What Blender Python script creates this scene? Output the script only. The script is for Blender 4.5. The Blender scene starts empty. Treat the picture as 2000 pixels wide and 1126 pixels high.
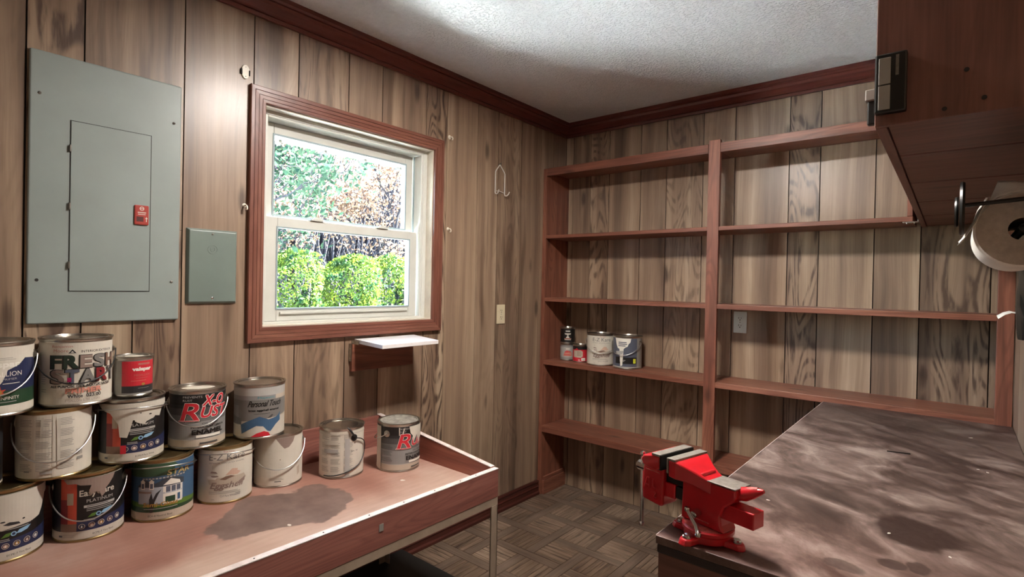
import bpy, bmesh, math, random
import numpy as np
from mathutils import Vector, Matrix
from mathutils.noise import noise as pnoise
random.seed(7); rng = np.random.default_rng(7)
S = bpy.context.scene
COL = S.collection
PI = math.pi
R2 = math.radians

# ------------------------------------------------------------------ camera
yaw, pitch, roll, F = -0.6928, -0.0077, 0.0207, 1050.91
C = Vector((2.0571, -3.0254, 1.3366))
fwd = Vector((math.sin(yaw)*math.cos(pitch), math.cos(yaw)*math.cos(pitch), math.sin(pitch)))
rgt = Vector((math.cos(yaw), -math.sin(yaw), 0)); up = rgt.cross(fwd)
r2 = rgt*math.cos(roll) + up*math.sin(roll); u2 = -rgt*math.sin(roll) + up*math.cos(roll)
cd = bpy.data.cameras.new('camera'); cam = bpy.data.objects.new('camera', cd); COL.objects.link(cam)
cd.sensor_width = 36; cd.lens = 36*F/2000; cd.clip_start = .02; cd.clip_end = 200
cam.matrix_world = Matrix(((r2.x, u2.x, -fwd.x, C.x), (r2.y, u2.y, -fwd.y, C.y), (r2.z, u2.z, -fwd.z, C.z), (0, 0, 0, 1)))
S.camera = cam

# ------------------------------------------------------------------ sky, sun, exposure
S.view_settings.view_transform = 'Standard'; S.view_settings.look = 'None'
S.view_settings.gamma = 1; S.view_settings.use_curve_mapping = False
S.view_settings.exposure = 0.98
S.cycles.use_denoising = True
S.cycles.max_bounces = 10; S.cycles.diffuse_bounces = 6; S.cycles.transparent_max_bounces = 16
S.cycles.sample_clamp_indirect = 120
W = bpy.data.worlds.new('sky'); S.world = W; W.use_nodes = True
wn = W.node_tree.nodes; wl = W.node_tree.links
sky = wn.new('ShaderNodeTexSky'); sky.sky_type = 'NISHITA'; sky.sun_disc = False
sky.sun_elevation = R2(48); sky.sun_rotation = R2(350)
SKY = 3.0
wn['Background'].inputs[1].default_value = SKY
wl.new(sky.outputs[0], wn['Background'].inputs[0])
sd = bpy.data.lights.new('sun', 'SUN'); sd.energy = 185.0; sd.angle = R2(.6); sd.color = (1, .97, .93)
sun = bpy.data.objects.new('sun', sd); COL.objects.link(sun)
sun.rotation_euler = Vector((-.10, -.62, -.80)).to_track_quat('-Z', 'Y').to_euler()   # shines along the wall
LAMP = 158.0     # emission of the ceiling lamp's diffuser

# ------------------------------------------------------------------ helpers
def lin(h):
    if isinstance(h, str):
        h = h.lstrip('#'); c = [int(h[i:i+2], 16)/255 for i in (0, 2, 4)]
    else: c = [v/255 for v in h]
    return tuple(v/12.92 if v <= .04045 else ((v+.055)/1.055)**2.4 for v in c) + (1.0,)

class MB:
    def __init__(s): s.v = []; s.f = []; s.m = []
    def add(s, vs, fs, m=0):
        n = len(s.v); s.v += [tuple(p) for p in vs]
        s.f += [tuple(i+n for i in f) for f in fs]; s.m += [m]*len(fs); return s
    def box(s, x0, x1, y0, y1, z0, z1, m=0):
        v = [(x, y, z) for z in (z0, z1) for y in (y0, y1) for x in (x0, x1)]
        return s.add(v, [(0, 2, 3, 1), (4, 5, 7, 6), (0, 1, 5, 4), (2, 6, 7, 3), (0, 4, 6, 2), (1, 3, 7, 5)], m)
    def hexa(s, v, m=0):   # 8 verts: bottom 4 ccw, top 4 ccw
        return s.add(v, [(3, 2, 1, 0), (4, 5, 6, 7), (0, 1, 5, 4), (1, 2, 6, 5), (2, 3, 7, 6), (3, 0, 4, 7)], m)
    def extrude(s, poly, a, b, fn, m=0):   # poly: 2-D ccw; fn(u, v, t) -> point, t from a to b
        n = len(poly)
        v = [fn(u, w, a) for u, w in poly] + [fn(u, w, b) for u, w in poly]
        f = [tuple(range(n-1, -1, -1)), tuple(range(n, 2*n))] + [(i, (i+1) % n, n+(i+1) % n, n+i) for i in range(n)]
        return s.add(v, f, m)
    def lathe(s, prof, seg=32, c=(0, 0, 0), ax='z', m=0, mats=None, rot=None):
        vs = []; fs = []; k = len(prof)
        for i in range(seg):
            a = 2*PI*i/seg
            for r, h in prof:
                p = Vector((r*math.cos(a), r*math.sin(a), h))
                if ax == 'x': p = Vector((p.z, p.x, p.y))
                if ax == 'y': p = Vector((p.y, p.z, p.x))
                if rot is not None: p = rot @ p
                vs.append((p.x+c[0], p.y+c[1], p.z+c[2]))
        for i in range(seg):
            j = (i+1) % seg
            for t in range(k-1): fs.append((i*k+t, j*k+t, j*k+t+1, i*k+t+1))
        n0 = len(s.f); s.add(vs, fs, m)
        if mats:
            for i in range(seg):
                for t in range(k-1): s.m[n0+i*(k-1)+t] = mats[t]
        return s
    def tube(s, pts, r, seg=8, m=0, cap=True):
        pts = [Vector(p) for p in pts]; rs = r if isinstance(r, (list, tuple)) else [r]*len(pts)
        n = len(pts); vs = []; fs = []; prev = None
        for i, p in enumerate(pts):
            d = (pts[min(i+1, n-1)] - pts[max(i-1, 0)])
            d = d.normalized() if d.length > 1e-9 else Vector((0, 0, 1))
            if prev is None:
                a = Vector((0, 0, 1)) if abs(d.z) < .9 else Vector((1, 0, 0))
                prev = d.cross(a).normalized()
            prev = (prev - d*prev.dot(d))
            prev = prev.normalized() if prev.length > 1e-6 else d.orthogonal().normalized()
            q = d.cross(prev)
            for k in range(seg):
                t = 2*PI*k/seg; vs.append(p + (prev*math.cos(t) + q*math.sin(t))*rs[i])
        for i in range(n-1):
            for k in range(seg):
                j = (k+1) % seg; fs.append((i*seg+k, i*seg+j, (i+1)*seg+j, (i+1)*seg+k))
        if cap: fs += [tuple(range(seg-1, -1, -1)), tuple(range((n-1)*seg, n*seg))]
        return s.add(vs, fs, m)
    def mesh(s, name, mats, smooth=None, recalc=True):
        me = bpy.data.meshes.new(name); me.from_pydata(s.v, [], s.f)
        for m in (mats if isinstance(mats, (list, tuple)) else [mats]): me.materials.append(m)
        me.polygons.foreach_set('material_index', s.m)
        if recalc:
            b = bmesh.new(); b.from_mesh(me); bmesh.ops.recalc_face_normals(b, faces=b.faces); b.to_mesh(me); b.free()
        if smooth is not None:
            me.polygons.foreach_set('use_smooth', [True]*len(me.polygons))
            me.set_sharp_from_angle(angle=R2(smooth))
        me.update(); return me

def link(name, me, parent=None, world=True, **kw):
    o = bpy.data.objects.new(name, me); COL.objects.link(o)
    if parent is not None:
        o.parent = parent
        if world:
            p = parent; M = Matrix.Identity(4)
            while p is not None: M = Matrix.Translation(p.location) @ M; p = p.parent if False else None
            o.matrix_parent_inverse = Matrix.Translation(-Vector(parent.get('wloc', (0, 0, 0))))
    for k, v in kw.items(): o[k] = v
    return o
def obj(name, mb, mats, parent=None, world=True, smooth=None, bevel=0, seg=2, **kw):
    o = link(name, mb.mesh(name, mats, smooth), parent, world, **kw)
    if bevel:
        b = o.modifiers.new('bevel', 'BEVEL'); b.width = bevel; b.segments = seg; b.limit_method = 'ANGLE'; b.angle_limit = R2(40)
    return o
def thing(name, label, cat, loc=(0, 0, 0), rotz=0, group=None):
    o = bpy.data.objects.new(name, None); COL.objects.link(o); o.location = loc; o.rotation_euler = (0, 0, rotz)
    o.empty_display_size = .05; o['label'] = label; o['category'] = cat; o['wloc'] = tuple(loc)
    if group: o['group'] = group
    return o
def tag(o, label, cat, group=None, kind=None):
    o['label'] = label; o['category'] = cat
    if group: o['group'] = group
    if kind: o['kind'] = kind
    return o
def box(name, b, mats, parent=None, bevel=0, **kw):
    return obj(name, MB().box(*b), mats, parent, bevel=bevel, **kw)

# ------------------------------------------------------------------ materials
class NT:
    def __init__(s, name):
        s.m = bpy.data.materials.new(name); s.m.use_nodes = True; s.t = s.m.node_tree; s.n = s.t.nodes; s.l = s.t.links
        s.b = s.n['Principled BSDF']
    def node(s, typ, **kw):
        n = s.n.new('ShaderNode'+typ)
        for k, v in kw.items():
            if k in n.inputs.keys() if isinstance(k, str) else False: s.set(n, k, v)
            else: setattr(n, k, v)
        return n
    def set(s, n, k, v):
        if isinstance(v, bpy.types.NodeSocket): s.l.new(v, n.inputs[k])
        else: n.inputs[k].default_value = v
    def math(s, op, a, b=None, c=None, clamp=False):
        n = s.n.new('ShaderNodeMath'); n.operation = op; n.use_clamp = clamp
        for i, v in enumerate((a, b, c)):
            if v is not None: s.set(n, i, v)
        return n.outputs[0]
    def comb(s, x, y, z):
        n = s.n.new('ShaderNodeCombineXYZ')
        for i, v in enumerate((x, y, z)): s.set(n, i, v)
        return n.outputs[0]
    def noise(s, vec, scale=1, detail=3, rough=.5, dist=0):
        n = s.n.new('ShaderNodeTexNoise'); s.l.new(vec, n.inputs['Vector'])
        n.inputs['Scale'].default_value = scale; n.inputs['Detail'].default_value = detail
        n.inputs['Roughness'].default_value = rough; n.inputs['Distortion'].default_value = dist
        return n.outputs[0]
    def ramp(s, fac, stops, interp='LINEAR'):
        n = s.n.new('ShaderNodeValToRGB'); s.l.new(fac, n.inputs[0]); e = n.color_ramp.elements; n.color_ramp.interpolation = interp
        while len(e) < len(stops): e.new(.5)
        for q, (p, c) in zip(e, stops):
            q.position = p; q.color = c if len(c) == 4 else (*c, 1)
        return n.outputs[0]
    def step(s, v, a, b):
        n = s.n.new('ShaderNodeMapRange'); n.interpolation_type = 'SMOOTHSTEP'
        s.set(n, 0, v); s.set(n, 1, a); s.set(n, 2, b); return n.outputs[0]
    def mix(s, f, a, b, blend='MIX'):
        n = s.n.new('ShaderNodeMix'); n.data_type = 'RGBA'; n.blend_type = blend
        s.set(n, 0, f); s.set(n, 6, a); s.set(n, 7, b); return n.outputs[2]
    def coords(s, kind='Object'): return s.n.new('ShaderNodeTexCoord').outputs[kind]
    def sep(s, v):
        n = s.n.new('ShaderNodeSeparateXYZ'); s.l.new(v, n.inputs[0]); return n.outputs
    def bump(s, h, strength=.3, dist=.002):
        n = s.n.new('ShaderNodeBump'); n.inputs['Strength'].default_value = strength; n.inputs['Distance'].default_value = dist
        s.l.new(h, n.inputs['Height']); s.l.new(n.outputs[0], s.b.inputs['Normal'])
    def out(s, color=None, rough=None, metal=None, coat=None, spec=None):
        for k, v in (('Base Color', color), ('Roughness', rough), ('Metallic', metal), ('Coat Weight', coat), ('Specular IOR Level', spec)):
            if v is not None: s.set(s.b, k, v)
        return s.m
WHITE = (1, 1, 1, 1)

def plain(name, col, rough=.5, metal=0, var=.06, scale=18, coat=0, bump=0):
    t = NT(name); c = lin(col) if not isinstance(col, tuple) or max(col) > 1 else col
    n = t.noise(t.coords(), scale, 4, .6)
    dk = tuple(v*(1-var*2) for v in c[:3])+(1,); lt = tuple(min(1, v*(1+var)) for v in c[:3])+(1,)
    t.out(t.ramp(n, [(.3, dk), (.7, lt)]), rough, metal, coat)
    if bump: t.bump(t.noise(t.coords(), scale*8, 3), bump, .001)
    return t.m

def plank_mat():
    t = NT('panel_wood')
    x, y, z = t.sep(t.coords()); oi = t.n.new('ShaderNodeObjectInfo'); r, g, b = t.sep(oi.outputs['Color'])
    u = t.math('ADD', x, y); seed = t.math('MULTIPLY', g, 40.0)
    def vec(su, sz): return t.comb(t.math('MULTIPLY', u, su), seed, t.math('MULTIPLY', z, sz))
    warp = t.math('MULTIPLY', t.math('SUBTRACT', t.noise(vec(3, 1.6), 1, 2), .5), .05)
    uw = t.math('ADD', u, warp)
    def vecw(su, sz): return t.comb(t.math('MULTIPLY', uw, su), seed, t.math('MULTIPLY', z, sz))
    streak = t.noise(vecw(17, .45), 1, 4, .5)
    broad = t.noise(vecw(7, .5), 1, 2, .5)
    fine = t.noise(vecw(150, 3.5), 1, 3, .6)
    s1 = t.math('ADD', t.math('MULTIPLY', streak, .62), t.math('MULTIPLY', broad, .38))
    col = t.ramp(s1, [(.30, lin('#5c493b')), (.43, lin('#88705d')), (.53, lin('#9f866f')), (.66, lin('#bda68d'))])
    col = t.mix(.25, col, t.ramp(fine, [(.35, lin('#a09488')), (.6, WHITE)]), 'MULTIPLY')
    # heartwood streaks and cathedral figure
    n = t.noise(vec(6.5, 1.25), 1, 1.5, .4, .5)
    ringv = t.math('FRACT', t.math('MULTIPLY', n, 17.0))
    line = t.step(t.math('ABSOLUTE', t.math('SUBTRACT', ringv, .5)), .17, .42)
    jit = t.noise(vec(60, 9), 1, 3)
    line = t.math('MULTIPLY', line, t.step(jit, .32, .62))
    col = t.mix(t.math('MULTIPLY', line, b), col, lin('#4a362b'))
    # dark heart streak
    hs = t.step(t.noise(vecw(9, .8), 1.3, 3, .5), .60, .72)
    col = t.mix(t.math('MULTIPLY', hs, .7), col, lin('#5c4638'))
    # knots
    vo = t.n.new('ShaderNodeTexVoronoi'); vo.inputs['Scale'].default_value = 1; t.l.new(vec(7, 2.2), vo.inputs['Vector'])
    kd = t.math('ADD', vo.outputs['Distance'], t.math('MULTIPLY', t.math('SUBTRACT', fine, .5), .10))
    col = t.mix(t.math('MULTIPLY', t.math('SUBTRACT', 1, t.step(kd, .05, .17)), .75), col, lin('#3a2a22'))
    col = t.mix(1, col, t.comb(r, r, r), 'MULTIPLY')
    t.out(col, t.ramp(fine, [(.3, (.36,)*3+(1,)), (.7, (.46,)*3+(1,))]), 0, .45, .45); t.b.inputs['Coat Roughness'].default_value = .3
    t.bump(t.math('ADD', t.math('MULTIPLY', fine, .4), t.math('MULTIPLY', line, -.5)), .18, .0012)
    return t.m

def wood(name, dark, mid, light, axis, rough=.42, su=1.0, knots=.8, coat=0, line=.35):
    t = NT(name); xyz = list(t.sep(t.coords())); oi = t.n.new('ShaderNodeObjectInfo')
    k = 'xyz'.index(axis); al = xyz[k]; a, b = [xyz[i] for i in range(3) if i != k]
    off = t.math('MULTIPLY', oi.outputs['Random'], 37.0)
    def vec(s, l): return t.comb(t.math('MULTIPLY', a, s*su), t.math('MULTIPLY', b, s*su), t.math('ADD', t.math('MULTIPLY', al, l*su), off))
    st = t.noise(vec(28, 1.2), 1, 5, .6, .3); br = t.noise(vec(6, 1.0), 1, 2)
    fine = t.noise(vec(170, 5), 1, 3, .6)
    s1 = t.math('ADD', t.math('MULTIPLY', st, .55), t.math('MULTIPLY', br, .45))
    col = t.ramp(s1, [(.28, lin(dark)), (.5, lin(mid)), (.70, lin(light))])
    n = t.noise(vec(9, 1.3), 1, 1, .4, .4)
    ln = t.step(t.math('ABSOLUTE', t.math('SUBTRACT', t.math('FRACT', t.math('MULTIPLY', n, 14.0)), .5)), .2, .5)
    col = t.mix(t.math('MULTIPLY', ln, line), col, lin(dark))
    if knots:
        vo = t.n.new('ShaderNodeTexVoronoi'); vo.inputs['Scale'].default_value = 1; t.l.new(vec(7.5, 3.0), vo.inputs['Vector'])
        col = t.mix(t.math('MULTIPLY', t.math('SUBTRACT', 1, t.step(vo.outputs['Distance'], .04, .2)), knots), col, tuple(v*.35 for v in lin(dark)[:3])+(1,))
    t.out(t.mix(.3, col, t.ramp(fine, [(.3, lin('#807878')), (.65, WHITE)]), 'MULTIPLY'), rough, 0, coat)
    t.bump(fine, .12, .001)
    return t.m

M = {}
M['panel'] = plank_mat()
M['groove'] = plain('groove_dark', '#2a1d17', .8)
for ax in 'xyz':
    M['red_'+ax] = wood('redwood_'+ax, '#583126', '#895441', '#a77059', ax)
    M['trim_'+ax] = wood('mahogany_trim_'+ax, '#45201a', '#6b342a', '#80453a', ax, .36, knots=0, line=.2)
    M['case_'+ax] = wood('casing_wood_'+ax, '#532f26', '#7a4c3e', '#8e604f', ax, .33, knots=0, line=.25)
    M['brown_'+ax] = wood('brown_plywood_'+ax, '#50352d', '#754d42', '#885e52', ax, .5, knots=.5, line=.2)
M['table_red'] = wood('table_red_wood', '#6b4038', '#966055', '#a9756a', 'y', .4, knots=.3)
M['table_redx'] = wood('table_red_wood_cross', '#6b382d', '#955645', '#a86a58', 'x', .45, knots=.2, line=.15)
M['base_y'] = wood('dark_baseboard', '#331914', '#522820', '#65342a', 'y', .38, knots=0, line=.2)
M['edge'] = plain('pale_wood_edge', '#cfc1ba', .5, var=.12, scale=40)  # pale edge colour; includes the window's glare on the table lip
M['edge_dark'] = plain('dark_edge_band', '#2a1a17', .45)
M['steel'] = plain('tin_steel', '#b4b0a6', .28, 1, .08, 30)
M['steel_dull'] = plain('dull_steel', '#8f8a82', .45, 1, .2, 60)
M['chrome'] = plain('chrome', '#d8d8d6', .15, 1, .03)
M['brass'] = plain('gold_lacquered_tin', '#a8946a', .33, 1, .1, 30)
M['wire'] = plain('galvanised_wire', '#c9c9c6', .3, 1, .05)
M['blackwire'] = plain('black_wire', '#1c1a19', .4)
M['blackplastic'] = plain('black_plastic', '#161714', .38)
M['greyplastic'] = plain('grey_plastic', '#8e8a82', .5)
M['tan_metal'] = plain('tan_painted_metal', '#9a8a78', .5, 0, .1, 12)
M['vinyl'] = plain('white_vinyl', '#c6c6be', .38, 0, .02)
M['jamb'] = plain('cream_jamb', '#c8bfae', .5, 0, .08, 10)
M['gasket'] = plain('dark_gasket', '#93a2a6', .5)
M['panelgrey'] = plain('grey_enamel', '#8d9692', .42, 0, .04, 5)
M['boxgreen'] = plain('grey_green_enamel', '#6f7b74', .4, 0, .05, 6)
M['latchred'] = plain('red_plastic', '#a5382f', .4)
M['ivory'] = plain('ivory_plastic', '#dccfae', .4, 0, .03)
M['palewhite'] = plain('pale_white_plastic', '#eaf2ee', .4, 0, .03)
M['slot'] = plain('slot_dark', '#1a1512', .7)
M['melamine'] = plain('white_melamine', '#dcd8d6', .25, 0, .03)
M['enamelred'] = plain('red_vise_enamel', '#c01622', .3, 0, .06, 30, coat=.3)
M['enamelredw'] = plain('red_vise_worn', '#c9605a', .5, 0, .25, 90)
M['jawsteel'] = plain('jaw_steel', '#8d867e', .5, .45, .15, 120, bump=.3)
M['blackiron'] = plain('oiled_iron', '#23211f', .42, .6)
M['paper'] = plain('tissue_paper', '#e2ded6', .85, 0, .04, 60, bump=.3)
M['papershade'] = plain('tissue_paper_shaded', '#b3a89c', .9, 0, .08, 90, bump=.3)  # greyer copy of the paper; shade on the roll's ends is in the colour
M['card'] = plain('cardboard', '#8a7358', .8)
M['mat'] = plain('black_rubber', '#171716', .6)
M['bouncewall'] = plain('ivory_bounce_paint', '#d6cfc2', .7, 0, .02)
M['bowl'] = NT('lit_glass_bowl').m
def _bowl():
    t = M['bowl'].node_tree; b = t.nodes['Principled BSDF']
    b.inputs['Base Color'].default_value = (.9, .88, .84, 1); b.inputs['Emission Color'].default_value = (1, .935, .87, 1); b.inputs['Emission Strength'].default_value = LAMP
_bowl()
def _glass():
    t = NT('window_glass'); n = t.n; tr = n.new('ShaderNodeBsdfTransparent'); tr.inputs[0].default_value = (.93, .97, .97, 1)
    gl = n.new('ShaderNodeBsdfGlossy'); gl.inputs['Roughness'].default_value = .02
    fr = n.new('ShaderNodeFresnel'); fr.inputs[0].default_value = 1.3; mx = n.new('ShaderNodeMixShader')
    t.l.new(fr.outputs[0], mx.inputs[0]); t.l.new(tr.outputs[0], mx.inputs[1]); t.l.new(gl.outputs[0], mx.inputs[2])
    t.l.new(mx.outputs[0], n['Material Output'].inputs[0]); n.remove(t.b); return t.m
M['glass'] = _glass()
def _clear():
    t = NT('clear_jar'); t.out(lin('#c8ccd0'), .12); t.b.inputs['Alpha'].default_value = .55; return t.m
M['clear'] = _clear()
def _ceil():
    t = NT('textured_ceiling'); c = t.coords()
    n = t.noise(c, 95, 3, .55); n2 = t.noise(c, 34, 3, .5)
    h = t.math('ADD', t.step(n, .5, .64), t.math('MULTIPLY', n2, .6))
    t.out(t.ramp(n2, [(.3, lin('#cfcdca')), (.7, lin('#d8d6d3'))]), .9); t.bump(h, .6, .005); return t.m
M['ceiling'] = _ceil()
def _floor(name, ax):
    t = NT(name); x, y, z = t.sep(t.coords()); oi = t.n.new('ShaderNodeObjectInfo')
    a, l = (y, x) if ax == 'x' else (x, y)
    v = t.comb(t.math('MULTIPLY', a, 60.0), t.math('MULTIPLY', oi.outputs['Random'], 30.0), t.math('MULTIPLY', l, 5.0))
    n = t.noise(v, 1, 4, .65, .3); n2 = t.noise(t.coords(), 5, 3)
    r = oi.outputs['Random']
    col = t.ramp(n, [(.32, lin('#483a30')), (.45, lin('#857160')), (.62, lin('#a08b79'))])
    col = t.mix(.6, col, t.ramp(r, [(0, lin('#a89a90')), (1, WHITE)]), 'MULTIPLY')
    col = t.mix(.55, col, t.ramp(n2, [(.3, lin('#8c7c70')), (.65, WHITE)]), 'MULTIPLY')
    t.out(col, .42, 0, 0, .4); t.bump(n, .15, .0015); return t.m
M['floor_x'] = _floor('parquet_x', 'x'); M['floor_y'] = _floor('parquet_y', 'y')
def _strip(name, ax):
    t = NT(name); x, y, z = t.sep(t.coords()); oi = t.n.new('ShaderNodeObjectInfo'); a, l = (y, x) if ax == 'x' else (x, y)
    v = t.comb(t.math('MULTIPLY', a, 90.0), t.math('MULTIPLY', oi.outputs['Random'], 30.0), t.math('MULTIPLY', l, 4.0))
    n = t.noise(v, 1, 4, .6); n2 = t.noise(t.coords(), 5, 3)
    col = t.ramp(n, [(.3, lin('#5d4d42')), (.65, lin('#7c6a5c'))])
    col = t.mix(.55, col, t.ramp(n2, [(.3, lin('#8c7c70')), (.65, WHITE)]), 'MULTIPLY')
    t.out(col, .42, 0, 0, .4); return t.m
M['strip_x'] = _strip('parquet_strip_x', 'x'); M['strip_y'] = _strip('parquet_strip_y', 'y')
def _tabletop():
    t = NT('worn_red_tabletop'); c = t.coords(); x, y, z = t.sep(c)
    n = t.noise(c, 3.5, 5, .6); nf = t.noise(t.comb(t.math('MULTIPLY', x, 60.0), t.math('MULTIPLY', y, 6.0), 0.0), 1, 4, .6)
    col = t.ramp(n, [(.3, lin('#855a4d')), (.5, lin('#986e60')), (.72, lin('#a98b7f'))])
    # worn, dusty strip towards the front edge and the far end
    ff = t.math('ADD', x, t.math('MULTIPLY', t.math('SUBTRACT', n, .5), .28))
    col = t.mix(t.math('MULTIPLY', t.step(ff, .38, .62), .75), col, lin('#b39a8b'))
    col = t.mix(.18, col, t.ramp(nf, [(.3, lin('#9a8f8a')), (.6, WHITE)]), 'MULTIPLY')
    # dark spill stain with an irregular outline
    px = t.math('SUBTRACT', x, .385); py = t.math('ADD', y, 2.135)
    py = t.math('ADD', py, t.math('MULTIPLY', px, .05))
    d = t.math('SQRT', t.math('ADD', t.math('POWER', t.math('DIVIDE', px, .165), 2.0), t.math('POWER', t.math('DIVIDE', py, .235), 2.0)))
    d = t.math('ADD', d, t.math('MULTIPLY', t.math('SUBTRACT', t.noise(c, 7, 3, .5), .5), 1.1))
    m = t.math('SUBTRACT', 1, t.step(d, .93, 1.0))
    sc = t.ramp(t.noise(c, 9, 5, .6), [(.3, lin('#54403a')), (.7, lin('#76625a'))])
    col = t.mix(t.math('MULTIPLY', m, .92), col, sc)
    # small old rust ring
    t.out(col, t.ramp(n, [(.3, (.42,)*3+(1,)), (.7, (.6,)*3+(1,))]), 0, 0, .4); t.bump(nf, .1, .001); return t.m
M['tabletop'] = _tabletop()
def _bench():
    t = NT('stained_bench_top'); c = t.coords(); x, y, z = t.sep(c)
    v = t.comb(t.math('MULTIPLY', x, 1.0), t.math('ADD', t.math('MULTIPLY', y, 1.25), t.math('MULTIPLY', x, .5)), z)
    n = t.noise(v, 5.5, 7, .64, .9); n3 = t.noise(v, 19, 6, .7, 1.2)
    s = t.math('ADD', t.math('MULTIPLY', n, .7), t.math('MULTIPLY', n3, .3))
    col = t.ramp(s, [(.36, lin('#2f221e')), (.46, lin('#4e3e38')), (.54, lin('#705e57')), (.64, lin('#96867e'))])
    front = t.step(y, -1.55, -2.0)
    col = t.mix(t.math('MULTIPLY', front, .45), col, t.ramp(n, [(.35, lin('#5b3a32')), (.65, lin('#8b6d64'))]))
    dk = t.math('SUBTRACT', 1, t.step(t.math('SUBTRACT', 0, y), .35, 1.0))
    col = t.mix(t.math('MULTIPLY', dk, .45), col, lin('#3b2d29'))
    def blob(cx, cy, rx, ry, a, sc=9):
        nonlocal col
        d = t.math('SQRT', t.math('ADD', t.math('POWER', t.math('DIVIDE', t.math('SUBTRACT', x, cx), rx), 2.0), t.math('POWER', t.math('DIVIDE', t.math('SUBTRACT', y, cy), ry), 2.0)))
        d = t.math('ADD', d, t.math('MULTIPLY', t.math('SUBTRACT', t.noise(c, sc, 4, .6), .5), 1.3))
        col = t.mix(t.math('MULTIPLY', t.math('SUBTRACT', 1, t.step(d, .75, 1.05)), a), col, lin('#31211d'))
    for q in BENCH_BLOBS: blob(*q)
    sp = t.n.new('ShaderNodeTexVoronoi'); sp.inputs['Scale'].default_value = 26; t.l.new(c, sp.inputs['Vector'])
    col = t.mix(t.math('SUBTRACT', 1, t.step(t.math('ADD', sp.outputs['Distance'], t.math('MULTIPLY', t.step(n3, .40, .62), .5)), .03, .06)), col, lin('#b9aaa0'))
    t.out(col, t.ramp(n3, [(.3, (.34,)*3+(1,)), (.7, (.55,)*3+(1,))]), 0, 0, .45); t.bump(n3, .1, .001); return t.m
BENCH_BLOBS = [(1.996, -1.62, .085, .085, .95), (1.975, -1.815, .024, .022, .7, 20), (2.012, -1.80, .022, .03, .7, 20), (1.908, -1.884, .04, .022, .6, 22), (2.06, -1.83, .03, .025, .5, 20), (1.975, -1.04, .045, .05, .5), (1.891, -.603, .04, .05, .5)]
M['benchtop'] = _bench()
# ------------------------------------------------------------------ room shell
CZ = 2.41; XR = 2.225; YB = -4.1
shell = {}
def struct(name, mb, mats, bevel=0, **kw):
    o = obj(name, mb, mats, None, bevel=bevel); o['kind'] = 'structure'; shell[name] = o; return o
struct('floor', MB().box(-.2, XR+.2, YB-.2, .2, -.1, -.004), M['groove'])
struct('ceiling', MB().box(-.2, XR+.2, YB-.2, .2, CZ, CZ+.1), M['ceiling'])
WY0, WY1, WZ0, WZ1 = -2.052, -1.19, 1.152, 2.006      # window opening
T = .008
lw = MB(); X0, X1 = -.17, -T
lw.box(X0, X1, YB, WY0, 0, CZ).box(X0, X1, WY1, 0, 0, CZ).box(X0, X1, WY0, WY1, 0, WZ0).box(X0, X1, WY0, WY1, WZ1, CZ)
struct('wall_left', lw, M['groove'])
struct('wall_back', MB().box(-.17, XR+.15, T, .15, 0, CZ), M['groove'])
struct('wall_right', MB().box(XR+T, XR+.15, YB, 0, 0, CZ), M['groove'])
struct('wall_front', MB().box(-.17, XR+.15, YB-.15, YB, 0, CZ), M['bouncewall'])  # unseen wall behind the camera, coat made pale to bounce fill light

G = .0022
def plank(parent, boxes, tone, oak):
    mb = MB()
    for b in boxes: mb.box(*b)
    o = obj('plank', mb, M['panel'], shell[parent]); o.color = (tone, random.random(), oak, 1); return o
def sub(a0, a1, b0, b1):   # parts of [a0,a1] outside [b0,b1]
    r = []
    if a0 < b0: r.append((a0, min(a1, b0)))
    if a1 > b1: r.append((max(a0, b1), a1))
    return [q for q in r if q[1]-q[0] > .002]
seams = [-4.1, -3.83, -3.62, -3.4, -3.2, -2.95, -2.735, -2.602, -2.328, -2.093, -1.915, -1.684, -1.507, -1.24, -1.097, -.867, -.695, -.481, -.284, -.15, 0]
oakL = {-2.735: .95, -1.24: .95, -1.915: .5, -.695: .45, -1.684: .12, -2.093: .15, -.481: .1}
def lplank(y0, y1, z0, z1, tone, oak):
    a, b = y0+G, y1-G; bx = []
    if b <= WY0 or a >= WY1: bx = [(-T, 0, a, b, z0, z1)]
    else:
        if z0 < WZ0: bx.append((-T, 0, a, b, z0, WZ0))
        bx.append((-T, 0, a, b, WZ1, z1))
        for c, d in sub(a, b, WY0, WY1): bx.append((-T, 0, c, d, WZ0, WZ1))
    plank('wall_left', bx, tone, oak)
random.seed(11)
for a, b in zip(seams, seams[1:]):
    tone = random.uniform(.9, 1.06); oak = oakL.get(a, random.uniform(0, .15))
    if a == -2.602:
        lplank(a, b, 1.5, CZ-.01, tone, .08); lplank(a, -2.469, 0, 1.5-.002, tone*.97, .1); lplank(-2.469, b, 0, 1.5-.002, 1.05, .95)
    else: lplank(a, b, 0, CZ-.01, tone, oak)
bs = [0, .06, .195, .333, .55, .715, .932, 1.106, 1.376, 1.517, 1.747, 1.922, 2.16, XR]
oakB = {.195: .75, .715: .55, 1.376: .9, 1.922: .85}
for a, b in zip(bs, bs[1:]):
    plank('wall_back', [(a+G, b-G, 0, T, 0, CZ-.01)], random.uniform(.9, 1.06), oakB.get(a, random.uniform(0, .2)))
rs = [-4.1, -3.8, -3.55, -3.3, -3.08, -2.85, -2.6, -2.35, -2.12, -1.9, -1.62, -1.4, -1.15, -.95, -.7, -.45, -.2, 0]
for a, b in zip(rs, rs[1:]):
    plank('wall_right', [(XR, XR+T, a+G, b-G, 0, CZ-.01)], random.uniform(.9, 1.06), random.choice([.05, .1, .6]))

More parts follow.
